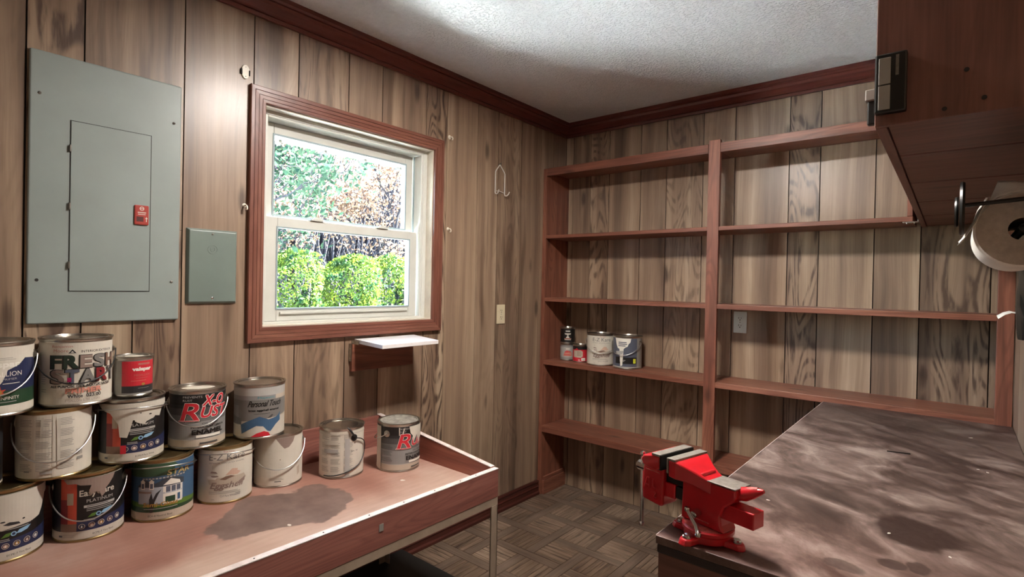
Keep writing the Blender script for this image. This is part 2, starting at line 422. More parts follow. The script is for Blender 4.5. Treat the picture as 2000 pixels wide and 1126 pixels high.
# parquet: framed blocks of slats, each block and each strip a piece of the floor
PX, PW = .22, .055
def ok(x0, x1, y0, y1): return x1 > 0 and y1 > -3.6 and x0 < XR and y0 < 0
for i in range(-2, 11):
    for j in range(-1, 17):
        cx = .205+PX*i; cy = -.25-PX*j           # a node (crossing of two strips)
        x0, x1, y0, y1 = cx+PW/2, cx+PX-PW/2, cy-PX+PW/2, cy-PW/2
        c = lambda v, lo, hi: max(lo, min(hi, v))
        x0, x1, y0, y1 = c(x0, 0, XR), c(x1, 0, XR), c(y0, -3.8, 0), c(y1, -3.8, 0)
        d = (i+j) % 2
        if x1-x0 > .01 and y1-y0 > .01:
            mb = MB(); n = 6; random.seed(i*31+j)
            for k in range(n):
                e = .0012
                h = random.uniform(-.0006, .0004)
                if d: mb.box(x0+e, x1-e, y0+(y1-y0)*k/n+e, y0+(y1-y0)*(k+1)/n-e, -.004, h)
                else: mb.box(x0+(x1-x0)*k/n+e, x0+(x1-x0)*(k+1)/n-e, y0+e, y1-e, -.004, h)
            obj('parquet_block', mb, M['floor_x' if d else 'floor_y'], shell['floor'])
        # strips: each runs past two blocks and through every other crossing
        e = .0016
        if (i+j) % 2: a, b, lo, hi = cx-PW/2+e, cx+PW/2-e, cy-PX+PW/2+e, cy+PX-PW/2-e
        else: a, b, lo, hi = cx-PX+PW/2+e, cx+PX-PW/2-e, cy-PW/2+e, cy+PW/2-e
        a, b, lo, hi = c(a, 0, XR), c(b, 0, XR), c(lo, -3.8, 0), c(hi, -3.8, 0)
        if b-a > .005 and hi-lo > .005: obj('parquet_strip', MB().box(a, b, lo, hi, -.004, 0), M['strip_y' if (i+j) % 2 else 'strip_x'], shell['floor'])

# crown and baseboard
CR = [(0, 0), (.012, 0), (.016, .012), (.012, .018), (.020, .026), (.040, .044), (.046, .056), (.044, .062), (.055, .068), (.055, .085), (0, .085)]
z0 = CZ-.085
mb = MB(); mb.extrude(CR, YB, -.0, lambda u, v, t: (u, t-(u if t > -1 else 0)*1.0, z0+v)); struct('trim_1', mb, M['trim_y'])
mb = MB(); mb.extrude(CR, 0, XR, lambda u, v, t: (t+(u if t < 1 else 0), -u, z0+v)); struct('trim_2', mb, M['trim_x'])
mb = MB(); mb.extrude(CR, YB, 0, lambda u, v, t: (XR-u, t, z0+v)); struct('trim_3', mb, M['trim_y'])
BP = [(0, 0), (.022, 0), (.022, .014), (.014, .022), (.014, .045), (.018, .05), (.014, .056), (.012, .075), (.016, .08), (.010, .088), (0, .09)]
mb = MB(); mb.extrude(BP, YB, -.256, lambda u, v, t: (u, t, v)); struct('baseboard_left', mb, M['base_y'])
mb = MB(); mb.extrude(BP, YB, -2.05, lambda u, v, t: (XR-u, t, v)); struct('baseboard_right', mb, M['base_y'])

# ------------------------------------------------------------------ window
win = bpy.data.objects.new('window_1', None); COL.objects.link(win); win['kind'] = 'structure'; win['label'] = 'white double hung window in a brown wooden casing'
win.location = (0, -1.62, 1.152); win['wloc'] = (0, -1.62, 1.152)
CW = .058
CP = [(0, 0), (0, .014), (.002, .016), (.012, .0165), (.0130, .0145), (.0140, .0168), (.026, .0175), (.0270, .0152), (.0280, .0178), (.041, .0185), (.0420, .0160), (.0430, .019), (.056, .0195), (.058, .0175), (.058, 0)]
def casing(side):
    mb = MB()
    y0, y1, za, zb = WY0, WY1, WZ0, WZ1
    if side == 't': fn = lambda u, v, t: (v, (y0-u) if t == 0 else (y1+u), zb+u)
    if side == 'b': fn = lambda u, v, t: (v, (y0-u) if t == 0 else (y1+u), za-u)
    if side == 'l': fn = lambda u, v, t: (v, y0-u, (za-u) if t == 0 else (zb+u))
    if side == 'r': fn = lambda u, v, t: (v, y1+u, (za-u) if t == 0 else (zb+u))
    mb.extrude(CP, 0, 1, fn)
    obj('window_casing', mb, M['case_y' if side in 'tb' else 'case_z'], win)
for s in 'tblr': casing(s)
def frame(name, x0, x1, y0, y1, z0, z1, w, mat, parent, wb=None, wt=None, bevel=.003):
    mb = MB(); wb = wb or w; wt = wt or w
    mb.box(x0, x1, y0, y0+w, z0, z1).box(x0, x1, y1-w, y1, z0, z1).box(x0, x1, y0+w, y1-w, z0, z0+wb).box(x0, x1, y0+w, y1-w, z1-wt, z1)
    return obj(name, mb, mat, parent, bevel=bevel)
frame('jamb_lining', -.045, .002, WY0, WY1, WZ0, WZ1, .006, M['jamb'], win, bevel=.001)
fr = frame('vinyl_frame', -.16, -.045, WY0, WY1, WZ0, WZ1, .038, M['vinyl'], win, wb=.016, wt=.03)
frame('frame_stop', -.052, -.040, WY0+.004, WY1-.004, WZ0+.004, WZ1-.004, .022, M['vinyl'], win, wb=.012, wt=.018)
mb = MB()
for yy in (WY0+.038, WY1-.042): mb.box(-.105, -.098, yy, yy+.004, WZ0+.02, WZ1-.03)
obj('sash_track', mb, M['gasket'], win)
us = frame('upper_sash', -.135, -.105, -2.008, -1.236, 1.57, 1.974, .048, M['vinyl'], win, wb=.032)
ls = frame('lower_sash', -.090, -.060, -2.012, -1.238, 1.168, 1.588, .050, M['vinyl'], win, wb=.052, wt=.042)
box('pane', (-.122, -.118, -1.962, -1.282, 1.6, 1.928), M['glass'], us)
box('pane', (-.077, -.073, -1.964, -1.286, 1.218, 1.548), M['glass'], ls)
frame('glazing_bead', -.104, -.101, -1.966, -1.278, 1.597, 1.932, .007, M['gasket'], us, bevel=0)
frame('glazing_bead', -.0595, -.057, -1.967, -1.283, 1.215, 1.551, .006, M['gasket'], ls, bevel=0)
for yy in (-1.79, -1.45):
    mb = MB().box(-.080, -.050, yy-.03, yy+.03, 1.588, 1.596).box(-.072, -.056, yy-.012, yy+.02, 1.596, 1.604)
    obj('sash_lock', mb, M['vinyl'], ls, bevel=.002)
box('lift_rail', (-.060, -.050, -1.95, -1.30, 1.196, 1.206), M['vinyl'], ls, bevel=.002)
# ------------------------------------------------------------------ ceiling lamp (out of view, above the middle of the room)
lp = thing('ceiling_lamp', 'white boxed ceiling lamp over the middle of the room', 'lamp', (1.12, -1.72, CZ))
LX0, LX1, LY0, LY1 = 1.01, 1.23, -1.88, -1.56
mb = MB().box(LX0, LX0+.012, LY0, LY1, CZ-.075, CZ-.0005).box(LX1-.012, LX1, LY0, LY1, CZ-.075, CZ-.0005).box(LX0+.012, LX1-.012, LY0, LY0+.012, CZ-.075, CZ-.0005).box(LX0+.012, LX1-.012, LY1-.012, LY1, CZ-.075, CZ-.0005)
obj('housing', mb, M['vinyl'], lp)
obj('diffuser', MB().box(LX0+.0125, LX1-.0125, LY0+.0125, LY1-.0125, CZ-.072, CZ-.066), M['bowl'], lp)

# ------------------------------------------------------------------ shelving unit
D = -.2555
su = thing('wall_shelving', 'tall red-brown built-in shelving unit covering the paneled back wall', 'shelf', (0, 0, 0))
def board(name, b, mat, parent=su, bevel=.002, **k): return box(name, b, mat, parent, bevel=bevel, **k)
board('side_upright', (.0015, .028, D, -.001, 0, 2.077), M['red_z'])
board('side_cleat', (.028, .040, D+.02, -.001, 0.09, .11), M['red_y']); board('base_block', (.028, .046, D+.012, -.001, .0, .088), M['red_y'])
board('center_post', (1.0535, 1.1126, D-.002, D+.024, 0, 2.095), M['red_z'])
board('end_post', (2.172, 2.222, D-.002, D+.024, 0, 1.62), M['red_z'])
def shelfbd(z, th, xl, xr, lip=None, mat='red_x'):
    return board('shelf', (xl, xr, D+.001, -.001, z-th, z), M[mat])
RX = 1.905
for xl, xr in ((.029, 1.083), (1.0845, RX)):
    board('top_fascia', (xl+(0 if xl < 1 else .029), min(xr, 1.0525) if xl < 1 else xr, D-.001, D+.019, 2.029, 2.077), M['red_x'])
    board('shelf', (xl, xr, D+.0195, -.001, 2.05, 2.068), M['red_x'])
for z, th, r in ((1.6527, .021, RX), (1.2573, .024, 2.2), (.8594, .028, 2.2)):
    shelfbd(z, th, .029, 1.083); shelfbd(z, th, 1.0845, r)
board('shelf', (.029, 1.083, D-.004, -.001, .403, .4435), M['red_x']); board('shelf', (1.0845, 2.2, D+.001, -.001, .403, .4435), M['red_x'])
board('hanging_upright', (1.885, 1.904, D+.002, -.001, 1.6535, 2.0285), M['red_z'])
mb = MB().box(1.872, 1.925, D-.003, D+.03, 1.626, 1.631).box(1.921, 1.925, D-.003, D+.03, 1.631, 1.66)
for k in range(2): mb.lathe([(0, -.003), (.004, -.003), (.004, 0)], 8, (1.885+k*.026, D+.01, 1.626))
obj('shelf_bracket', mb, M['chrome'], su, bevel=.0008, label='small shiny metal corner bracket')

# ------------------------------------------------------------------ left work table with a raised rim
tb = thing('work_table', 'low red wooden work table with raised rim and tan metal frame along left wall', 'table', (.37, -2.45, 0))
ZS = .588; TE = -1.508; TF = .733; TN = -3.5
obj('table_top', MB().box(.03, .712, TN, TE, ZS-.022, ZS), M['tabletop'], tb, bevel=.001)
def rimz(x): return .722-.1135*(x-.02)
mb = MB(); a0, b0, a1, b1 = .004, .742, TE, TE+.02
mb.hexa([(a0, a1, ZS-.05), (b0-.030, a1, ZS-.05), (b0-.030, b1, ZS-.05), (a0, b1, ZS-.05), (a0, a1, rimz(a0)), (b0-.03, a1, rimz(b0-.03)), (b0-.03, b1, rimz(b0-.03)), (a0, b1, rimz(a0))])
obj('end_board', mb, M['table_redx'], tb, bevel=.0012)
mb = MB().hexa([(a0, a1-.001, rimz(a0)+.0005), (.712, a1-.001, rimz(.712)+.0005), (.712, b1+.001, rimz(.712)+.0005), (a0, b1+.001, rimz(a0)+.0005), (a0, a1-.001, rimz(a0)+.003), (.712, a1-.001, rimz(.712)+.003), (.712, b1+.001, rimz(.712)+.003), (a0, b1+.001, rimz(a0)+.003)])
obj('pale_top_edge', mb, M['edge'], tb)  # pale cap along the end board's sloping top
obj('back_board', MB().box(.001, .019, TN, -1.90, ZS-.05, .722).box(.001, .019, -1.898, TE-.001, ZS-.05, .722), M['table_red'], tb, bevel=.001)
obj('front_board', MB().box(.712, TF, TN, TE+.02, .535, .6385), M['table_red'], tb, bevel=.0012)
obj('pale_top_edge', MB().box(.711, TF+.0005, TN, TE+.021, .639, .6415), M['edge'], tb)  # window glare along the front lip, put in as a pale cap
obj('metal_rail', MB().box(TF-.004, TF-.001, TN, TE+.02, .505, .5345).box(TF-.04, TF-.004, TN, TE+.02, .5315, .5345), M['tan_metal'], tb)
obj('metal_rail', MB().box(.03, TF-.042, TE+.016, TE+.019, .505, .5345), M['tan_metal'], tb)
for lx, ly in ((TF, TE+.02), (.06, TE+.018), (TF, TN+.06), (.06, TN+.06)):
    s = -1 if lx > .3 else 1
    mb = MB().box(min(lx-.001*0, lx+s*.003), max(lx, lx+s*.003), ly-.034, ly, 0, .5045).box(min(lx, lx+s*.034), max(lx, lx+s*.034), ly-.003, ly, 0, .5045)
    obj('leg', mb, M['tan_metal'], tb)
# nail heads along the front edge and small marks
for yy in (-1.60, -1.68, -1.80, -1.93, -2.06, -2.21, -2.40):
    obj('nail', MB().lathe([(0, .6424), (.0022, .6424), (.0022, .641)], 8, (.722, yy, 0)), M['slot'], tb)
box('price_sticker', (TF, TF+.0012, -2.032, -2.016, .585, .607), M['greyplastic'], tb)
# dropped scrap on the table
def chip(name, loc, size, rot, mat, label, cat, group=None):
    n = 7; pts = [(math.cos(2*PI*i/n)*size*random.uniform(.6, 1.1), math.sin(2*PI*i/n)*size*.55*random.uniform(.6, 1.1)) for i in range(n)]
    c, s = math.cos(rot), math.sin(rot)
    mb = MB().extrude(pts, 0, .0012, lambda u, v, t: (u*c-v*s, u*s+v*c, t))
    o = obj(name, mb, mat); o.location = loc; tag(o, label, cat, group); return o
M['chipw'] = plain('paint_chip', '#d9d2c6', .6)
chip('paint_flake', (.455, -1.72, ZS), .011, .7, M['chipw'], 'pale paint flake on the bare tabletop between front edge and far corner', 'flake')
chip('paint_flake', (.50, -2.19, ZS), .010, .3, M['chipw'], 'pale paint flake lying on the dark spill stain of the red table', 'flake')

# black flat box under the table
bx = thing('flat_box', 'low black flat box lying on floor under the red work table', 'box', (.36, -1.75, 0))
obj('box_body', MB().box(.03, .66, -2.4, -1.37, .002, .045), M['mat'], bx, bevel=.004)
obj('box_lid', MB().box(.025, .666, -2.405, -1.365, .045, .056), M['mat'], bx, bevel=.003)

# ------------------------------------------------------------------ right workbench
wb = thing('workbench', 'brown workbench with dark stained top along the right wall', 'workbench', (1.91, -1.13, 0))
BZ = .838
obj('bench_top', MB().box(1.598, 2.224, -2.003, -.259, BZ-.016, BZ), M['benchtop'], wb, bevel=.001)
obj('edge_band', MB().box(1.600, 2.224, -2.002, -.260, BZ-.034, BZ-.0165), M['edge_dark'], wb, bevel=.003)
obj('edge_chip_line', MB().box(1.5972, 1.5985, -2.0, -.26, BZ-.004, BZ+.0006), M['edge'], wb)
obj('end_panel', MB().box(1.602, 2.224, -1.998, -1.978, 0, BZ-.035), M['brown_x'], wb, bevel=.001)
obj('front_panel', MB().box(1.602, 1.62, -1.977, -.262, 0, BZ-.035), M['brown_y'], wb, bevel=.001)
M['splinter'] = plain('splinter_dark', '#1c1512', .7)
o = box('wood_splinter', (-.03, .03, -.0015, .0015, 0, .003), M['splinter']); o.location = (1.924, -.968, BZ+.0003); o.rotation_euler = (0, 0, .25); tag(o, 'thin dark splinter lying on the middle of the stained bench top', 'splinter')
random.seed(3)
for (px, py, s, lb) in ((2.10, -.575, .008, 'white paint flake on the bench top nearest the back wall'), (2.11, -1.00, .004, 'tiny white flake on bench top near right wall, beside another fleck'), (2.13, -1.017, .005, 'small oblong white flake on bench top closest to the right wall'), (1.957, -1.669, .0045, 'small white flake inside the big dark bench stain'), (2.055, -1.711, .004, 'small white flake just outside the big dark bench stain'), (1.72, -1.655, .0055, 'oval white flake on bench top beside the vise horn')):
    chip('paint_flake', (px, py, BZ+.0003), s, random.random()*3, M['chipw'], lb, 'flake')

# ------------------------------------------------------------------ wall cabinet over the bench
cb = thing('wall_cabinet', 'brown wooden wall cabinet hung high on the right wall above bench', 'cabinet', (2.075, -.9, 1.65))
CX = 1.923; CYF = -1.76
def zu(y): return 1.63+.030*(-y/1.76)
obj('end_panel', MB().hexa([(CX, CYF, zu(CYF)), (XR-.001, CYF, zu(CYF)), (XR-.001, CYF+.018, zu(CYF)), (CX, CYF+.018, zu(CYF)), (CX, CYF, CZ-.086), (XR-.001, CYF, CZ-.086), (XR-.001, CYF+.018, CZ-.086), (CX, CYF+.018, CZ-.086)]), M['brown_z'], cb, bevel=.0015)
ys = [CYF+.0185, -1.46, -1.09, -.72, -.36, -.002]
for a, b in zip(ys, ys[1:]):
    e = .004
    obj('bottom_board', MB().hexa([(CX+.019, a+e, zu(a)+.004), (XR-.001, a+e, zu(a)+.004), (XR-.001, b-e, zu(b)+.004), (CX+.019, b-e, zu(b)+.004), (CX+.019, a+e, zu(a)+.02), (XR-.001, a+e, zu(a)+.02), (XR-.001, b-e, zu(b)+.02), (CX+.019, b-e, zu(b)+.02)]), M['brown_x'], cb, bevel=.003)
obj('top_board', MB().box(CX+.019, XR-.001, CYF+.019, -.002, CZ-.104, CZ-.087), M['brown_y'], cb)
obj('face_frame', MB().hexa([(CX, CYF+.0185, zu(CYF)), (CX+.018, CYF+.0185, zu(CYF)), (CX+.018, -.002, zu(0)), (CX, -.002, zu(0)), (CX, CYF+.0185, zu(CYF)+.05), (CX+.018, CYF+.0185, zu(CYF)+.05), (CX+.018, -.002, zu(0)+.05), (CX, -.002, zu(0)+.05)]), M['brown_y'], cb, bevel=.001)
for a, b, kk in ((CYF+.02, -.89, 0), (-.885, -.003, 1)):
    d = obj('door', MB().box(CX+.001, CX+.017, a, b, 1.713, CZ-.106), M['brown_z'], cb, bevel=.002)
    yh = -1.62 if kk == 0 else -.2
    if kk == 0:
        h = obj('door_handle', MB().box(CX-.032, CX+.0005, yh-.012, yh+.012, 1.752, 1.776), M['greyplastic'], d, bevel=.002, label='grey catch with black lever')
        # lever hanging from the catch (same handle)
        bm_ = MB().box(CX-.028, CX-.012, yh-.008, yh+.008, 1.700, 1.7515)
        h2 = obj('catch_lever', bm_, M['blackplastic'], d, bevel=.003)
for (xx, zz) in ((2.03, 1.675), (2.085, 1.685), (2.06, 1.74)):
    obj('screw_hole', MB().lathe([(0, 0), (.004, 0), (.004, -.001), (0, -.0012)], 10, (xx, CYF-.0002, zz), 'y'), M['slot'], cb)

# garage remote on the cabinet end
rm = thing('garage_remote', 'black garage remote with two grey buttons on the end of wall cabinet', 'remote', (1.95, CYF, 1.735))
obj('remote_body', MB().box(1.9235, 1.974, CYF-.020, CYF-.0005, 1.68, 1.793), M['blackplastic'], rm, bevel=.003)
obj('remote_button', MB().box(1.930, 1.949, CYF-.0225, CYF-.0203, 1.7335, 1.784), M['greyplastic'], rm, bevel=.001)
obj('remote_button', MB().box(1.930, 1.949, CYF-.0225, CYF-.0203, 1.685, 1.731), M['greyplastic'], rm, bevel=.001)
obj('name_plate', MB().box(1.9565, 1.9615, CYF-.0213, CYF-.0202, 1.748, 1.786), M['steel_dull'], rm)

# paper towel roll and its black rod holder
pr = thing('paper_towel_roll', 'white paper towel roll with torn hanging sheet under the wall cabinet', 'paper towel', (2.145, -1.5, 1.46))
RC = (2.148, 1.461); RR = .072
prof = [(.021, -.14), (.021, .13), (.03, .131), (RR-.004, .131), (RR, .127), (RR, -.135), (RR-.004, -.14), (.03, -.14), (.021, -.14)]
mb = MB().lathe(prof, 48, (RC[0], -1.49, RC[1]), 'y', mats=[2, 1, 1, 0, 0, 0, 1, 1])
obj('paper_roll', mb, [M['paper'], M['papershade'], M['card']], pr, smooth=35)
# loose sheet: comes off the left of the roll, rises over the rod; torn tail hangs free
U = [(2.0755, 1.472), (2.090, 1.502), (2.104, 1.532), (2.112, 1.560), (2.135, 1.559), (2.165, 1.551), (2.195, 1.543), (2.221, 1.537)]
mb = MB(); vs = []; n = 7
for i, (ux, uz) in enumerate(U):
    a = R2(172-i*17); lx, lz = RC[0]+(RR+.001)*math.cos(a), RC[1]+(RR+.001)*math.sin(a)
    for k in range(n):
        t = k/(n-1); vs.append((lx+(ux-lx)*t, -1.628+.03*t+.004*math.sin(i*1.7+k), lz+(uz-lz)*t))
fs = [(i*n+k, i*n+k+1, (i+1)*n+k+1, (i+1)*n+k) for i in range(len(U)-1) for k in range(n-1)]
mb.add(vs, fs)
o = obj('loose_sheet', mb, M['paper'], pr, smooth=60); sm = o.modifiers.new('thick', 'SOLIDIFY'); sm.thickness = .0008
mb = MB(); tail = [(2.098, 1.525, .05), (2.086, 1.50, .05), (2.077, 1.474, .045), (2.067, 1.452, .03), (2.056, 1.433, .004)]
vs = []
for i, (x, z, w) in enumerate(tail):
    for k in range(4): vs.append((x+.003*math.sin(k*2+i), -1.63+w*k/3, z+.002*k))
mb.add(vs, [(i*4+k, i*4+k+1, (i+1)*4+k+1, (i+1)*4+k) for i in range(4) for k in range(3)])
o = obj('torn_tail', mb, M['paper'], pr, smooth=60); sm = o.modifiers.new('thick', 'SOLIDIFY'); sm.thickness = .001
hd = thing('towel_holder', 'black rod and disc holder in front of the paper towel roll', 'holder', (2.1, -1.65, 1.51))
obj('end_disc', MB().lathe([(0, -.004), (.05, -.004), (.053, 0), (.05, .004), (0, .004)], 32, (2.059, -1.652, 1.503), 'x'), M['blackplastic'], hd, smooth=30)
obj('clip_disc', MB().lathe([(0, -.003), (.028, -.003), (.030, 0), (.028, .003), (0, .003)], 24, (2.0505, -1.650, 1.497), 'x'), M['blackplastic'], hd, smooth=30)
obj('rod', MB().tube([(2.062, -1.652, 1.509), (2.222, -1.652, 1.52)], .0042, 10), M['blackplastic'], hd, smooth=30)
obj('wall_flange', MB().lathe([(0, 0), (.022, 0), (.022, -.006), (0, -.006)], 20, (XR-.0005, -1.652, 1.52), 'x'), M['blackplastic'], hd, smooth=30)
core = obj('core_arm', MB().tube([(RC[0], -1.33, RC[1]), (RC[0], -1.66, RC[1]), (RC[0]+.02, -1.672, RC[1]), (2.222, -1.672, RC[1]+.01)], .008, 10), M['blackplastic'], hd, smooth=30)

# dark bag and crumpled papers at the right wall
bg = thing('black_bag', 'black crumpled bag hanging on right wall below the paper towel roll', 'bag', (2.205, -.9, 1.4))
mb = MB(); nn = 12; hh = 9; vs = []
for i in range(hh):
    t = i/(hh-1); z = 1.47-.26*t; w = .035+.10*math.sin(PI*min(1, t*.75+.12))*(1-.3*t)
    for k in range(nn):
        a = 2*PI*k/nn; wob = 1+.22*math.sin(3*a+i)+.12*math.sin(5*a-2*i)
        vs.append((2.2045+.0165*math.cos(a)*min(1.15, wob), -.9+w*math.sin(a)*wob, z))
fs = [(i*nn+k, i*nn+(k+1) % nn, (i+1)*nn+(k+1) % nn, (i+1)*nn+k) for i in range(hh-1) for k in range(nn)] + [tuple(range(nn)), tuple(range((hh-1)*nn, hh*nn))]
obj('bag_body', mb.add(vs, fs), M['blackplastic'], bg, smooth=50)
obj('bag_hook', MB().tube([(2.224, -.9, 1.5), (2.20, -.9, 1.498), (2.197, -.9, 1.48), (2.204, -.9, 1.465)], .003, 8), M['wire'], bg, smooth=40)
pp = thing('paper_slip', 'white paper slip sticking out from the right wall above bench', 'paper', (2.2, -.8, 1.2))
mb = MB(); vs = []
for i in range(6):
    t = i/5
    for k in range(4): vs.append((2.224-.075*t, -.72-.10*k/3-.05*t, 1.255+.025*math.sin(t*3)+.012*t-.002*k*t))
mb.add(vs, [(i*4+k, i*4+k+1, (i+1)*4+k+1, (i+1)*4+k) for i in range(5) for k in range(3)])
o = obj('sheet', mb, M['paper'], pp, smooth=50); sm = o.modifiers.new('thick', 'SOLIDIFY'); sm.thickness = .001
obj('clip', MB().box(2.195, 2.224, -.79, -.745, 1.262, 1.288), M['clear'], pp, bevel=.006)

# ------------------------------------------------------------------ breaker panel, box cover, outlets, hooks
bp = thing('breaker_panel', 'large grey steel electrical breaker panel on the left wall', 'electrical panel', (0, -2.534, 1.588))
obj('cover_plate', MB().box(.0005, .014, -2.7296, -2.3396, 1.1934, 1.9826), M['panelgrey'], bp, bevel=.005, seg=3)
dr = obj('door', MB().box(.0145, .0165, -2.6345, -2.4290, 1.290, 1.796), M['panelgrey'], bp, bevel=.001)
mb = MB(); q = .0014
for (a, b, c, d) in ((-2.637, -2.635, 1.288, 1.798), (-2.4285, -2.4268, 1.288, 1.798), (-2.637, -2.4268, 1.2875, 1.2893), (-2.637, -2.4268, 1.7965, 1.798)): mb.box(.0138, .0146, a, b, c, d)
obj('door_gap', mb, M['slot'], bp)
for z in (1.714, 1.542, 1.367):
    obj('hinge', MB().lathe([(0, z-.010), (.0032, z-.010), (.0032, z+.010), (0, z+.010)], 12, (.0185, -2.6365, 0)), M['steel_dull'], dr, smooth=30)
lt = obj('latch', MB().box(.0166, .0225, -2.4735, -2.4335, 1.5035, 1.567), M['latchred'], dr, bevel=.003, label='red plastic latch with white arrow')
M['latchdark'] = plain('latch_recess', '#4a1512', .5); M['printw'] = plain('white_print', '#d8d0c4', .5)
mb = MB().box(.0222, .0229, -2.468, -2.449, 1.514, 1.530)
obj('latch_slot', mb, M['latchdark'], dr)
mb = MB()   # arrow, emblem ring and two print lines
mb.extrude([(-2.4415, 1.514), (-2.4395, 1.514), (-2.4395, 1.524), (-2.4368, 1.524), (-2.4405, 1.530), (-2.4442, 1.524), (-2.4415, 1.524)], .0222, .0229, lambda u, v, t: (t, u, v))
for k in range(12):
    a, b = 2*PI*k/12, 2*PI*(k+1)/12
    mb.extrude([(-2.4535+.0065*math.cos(a), 1.556+.0065*math.sin(a)), (-2.4535+.0065*math.cos(b), 1.556+.0065*math.sin(b)), (-2.4535+.0045*math.cos(b), 1.556+.0045*math.sin(b)), (-2.4535+.0045*math.cos(a), 1.556+.0045*math.sin(a))], .0222, .0229, lambda u, v, t: (t, u, v))
mb.box(.0222, .0229, -2.4575, -2.4495, 1.5552, 1.5568).box(.0222, .0229, -2.465, -2.442, 1.542, 1.5445).box(.0222, .0229, -2.464, -2.443, 1.5365, 1.5385)
obj('latch_marking', mb, M['printw'], dr)
def screw(y, z, x, mat, parent, r=.0045):
    mb = MB().lathe([(0, .0025), (r*.7, .0022), (r, .001), (r, 0)], 14, (x, y, z), 'x').box(x+.0023, x+.0030, y-r*.8, y+r*.8, z-.0005, z+.0005, 1)
    return obj('screw', mb, [mat, M['slot']], parent, smooth=40)
for y, z in ((-2.707, 1.859), (-2.363, 1.854), (-2.363, 1.321)): screw(y, z, .014, M['steel_dull'], bp)
obj('screw_hole', MB().lathe([(0, .0006), (.0045, .0006), (.0045, 0)], 12, (.014, -2.708, 1.321), 'x'), M['slot'], bp)
jb = thing('junction_box_cover', 'small grey-green steel cover plate between breaker panel and window', 'cover plate', (0, -2.232, 1.378))
mb = MB(); y0, y1, z0_, z1_ = -2.317, -2.146, 1.2452, 1.5107; e = .008
mb.hexa([(0.0005, y0, z0_), (.0005, y1, z0_), (.0005, y1, z1_), (.0005, y0, z1_), (.014, y0+e, z0_+e), (.014, y1-e, z0_+e), (.014, y1-e, z1_-e), (.014, y0+e, z1_-e)])
obj('plate', mb, M['boxgreen'], jb, bevel=.002)
screw(-2.235, 1.492, .014, M['steel'], jb, .0035); screw(-2.233, 1.266, .014, M['chrome'], jb, .0045)
mb = MB()
obj('embossed_ring', MB().lathe([(.0165, 0), (.0165, .0012), (.0145, .0012), (.0145, 0)], 28, (.014, -2.234, 1.438), 'x'), M['boxgreen'], jb, smooth=30)
obj('embossed_ring', MB().lathe([(.0085, 0), (.0085, .001), (.0070, .001), (.0070, 0)], 20, (.014, -2.234, 1.438), 'x'), M['boxgreen'], jb, smooth=30)
box('embossed_bar', (.014, .015, -2.240, -2.228, 1.437, 1.439), M['boxgreen'], jb)
box('embossed_line', (.014, .0147, -2.27, -2.245, 1.3785, 1.3805), M['boxgreen'], jb)

def outlet(axis, at, c0, c1, z0, z1, mat, label, name='wall_outlet', toggle=False):
    P3 = (lambda a, d, z: (d, a, z)) if axis == 'x' else (lambda a, d, z: (a, -d, z))
    cc = (c0+c1)/2; zc = (z0+z1)/2
    t = thing(name, label, 'outlet', P3(cc, 0, zc))
    def bx_(m, a0, a1, d0, d1, za, zb, mi=0):
        m.hexa([P3(a0, d0, za), P3(a1, d0, za), P3(a1, d0, zb), P3(a0, d0, zb), P3(a0, d1, za), P3(a1, d1, za), P3(a1, d1, zb), P3(a0, d1, zb)], mi)
    m = MB(); bx_(m, c0, c1, .0004, .006, z0, z1); obj('face_plate', m, mat, t, bevel=.0025)
    for s in (-1, 1):
        zz = zc+s*.0195; m = MB(); n = 20
        pts = [(cc+.0165*math.cos(2*PI*k/n), zz+max(-.0135, min(.0135, .0165*math.sin(2*PI*k/n)))) for k in range(n)]
        m.extrude(pts, .0055, .0078, lambda u, v, d: P3(u, d, v))
        rc = obj('receptacle', m, mat, t, bevel=.0006)
        m = MB()
        bx_(m, cc-.0075, cc-.0050, .0078, .0082, zz-.001, zz+.008); bx_(m, cc+.0050, cc+.0072, .0078, .0082, zz-.001, zz+.0065); bx_(m, cc-.0025, cc+.0025, .0078, .0082, zz-.0095, zz-.005)
        obj('slots', m, M['slot'], rc)
    m = MB(); pts = [(cc+.003*math.cos(2*PI*k/10), zc+.003*math.sin(2*PI*k/10)) for k in range(10)]
    m.extrude(pts, .006, .0075, lambda u, v, d: P3(u, d, v)); obj('plate_screw', m, M['steel'], t)
outlet('x', 0, -.684, -.614, 1.105, 1.217, M['ivory'], 'ivory duplex outlet on the left wall between window and shelves')
outlet('y', 0, 1.119, 1.188, 1.1, 1.2155, M['palewhite'], 'pale white duplex outlet on the back wall inside the shelving')

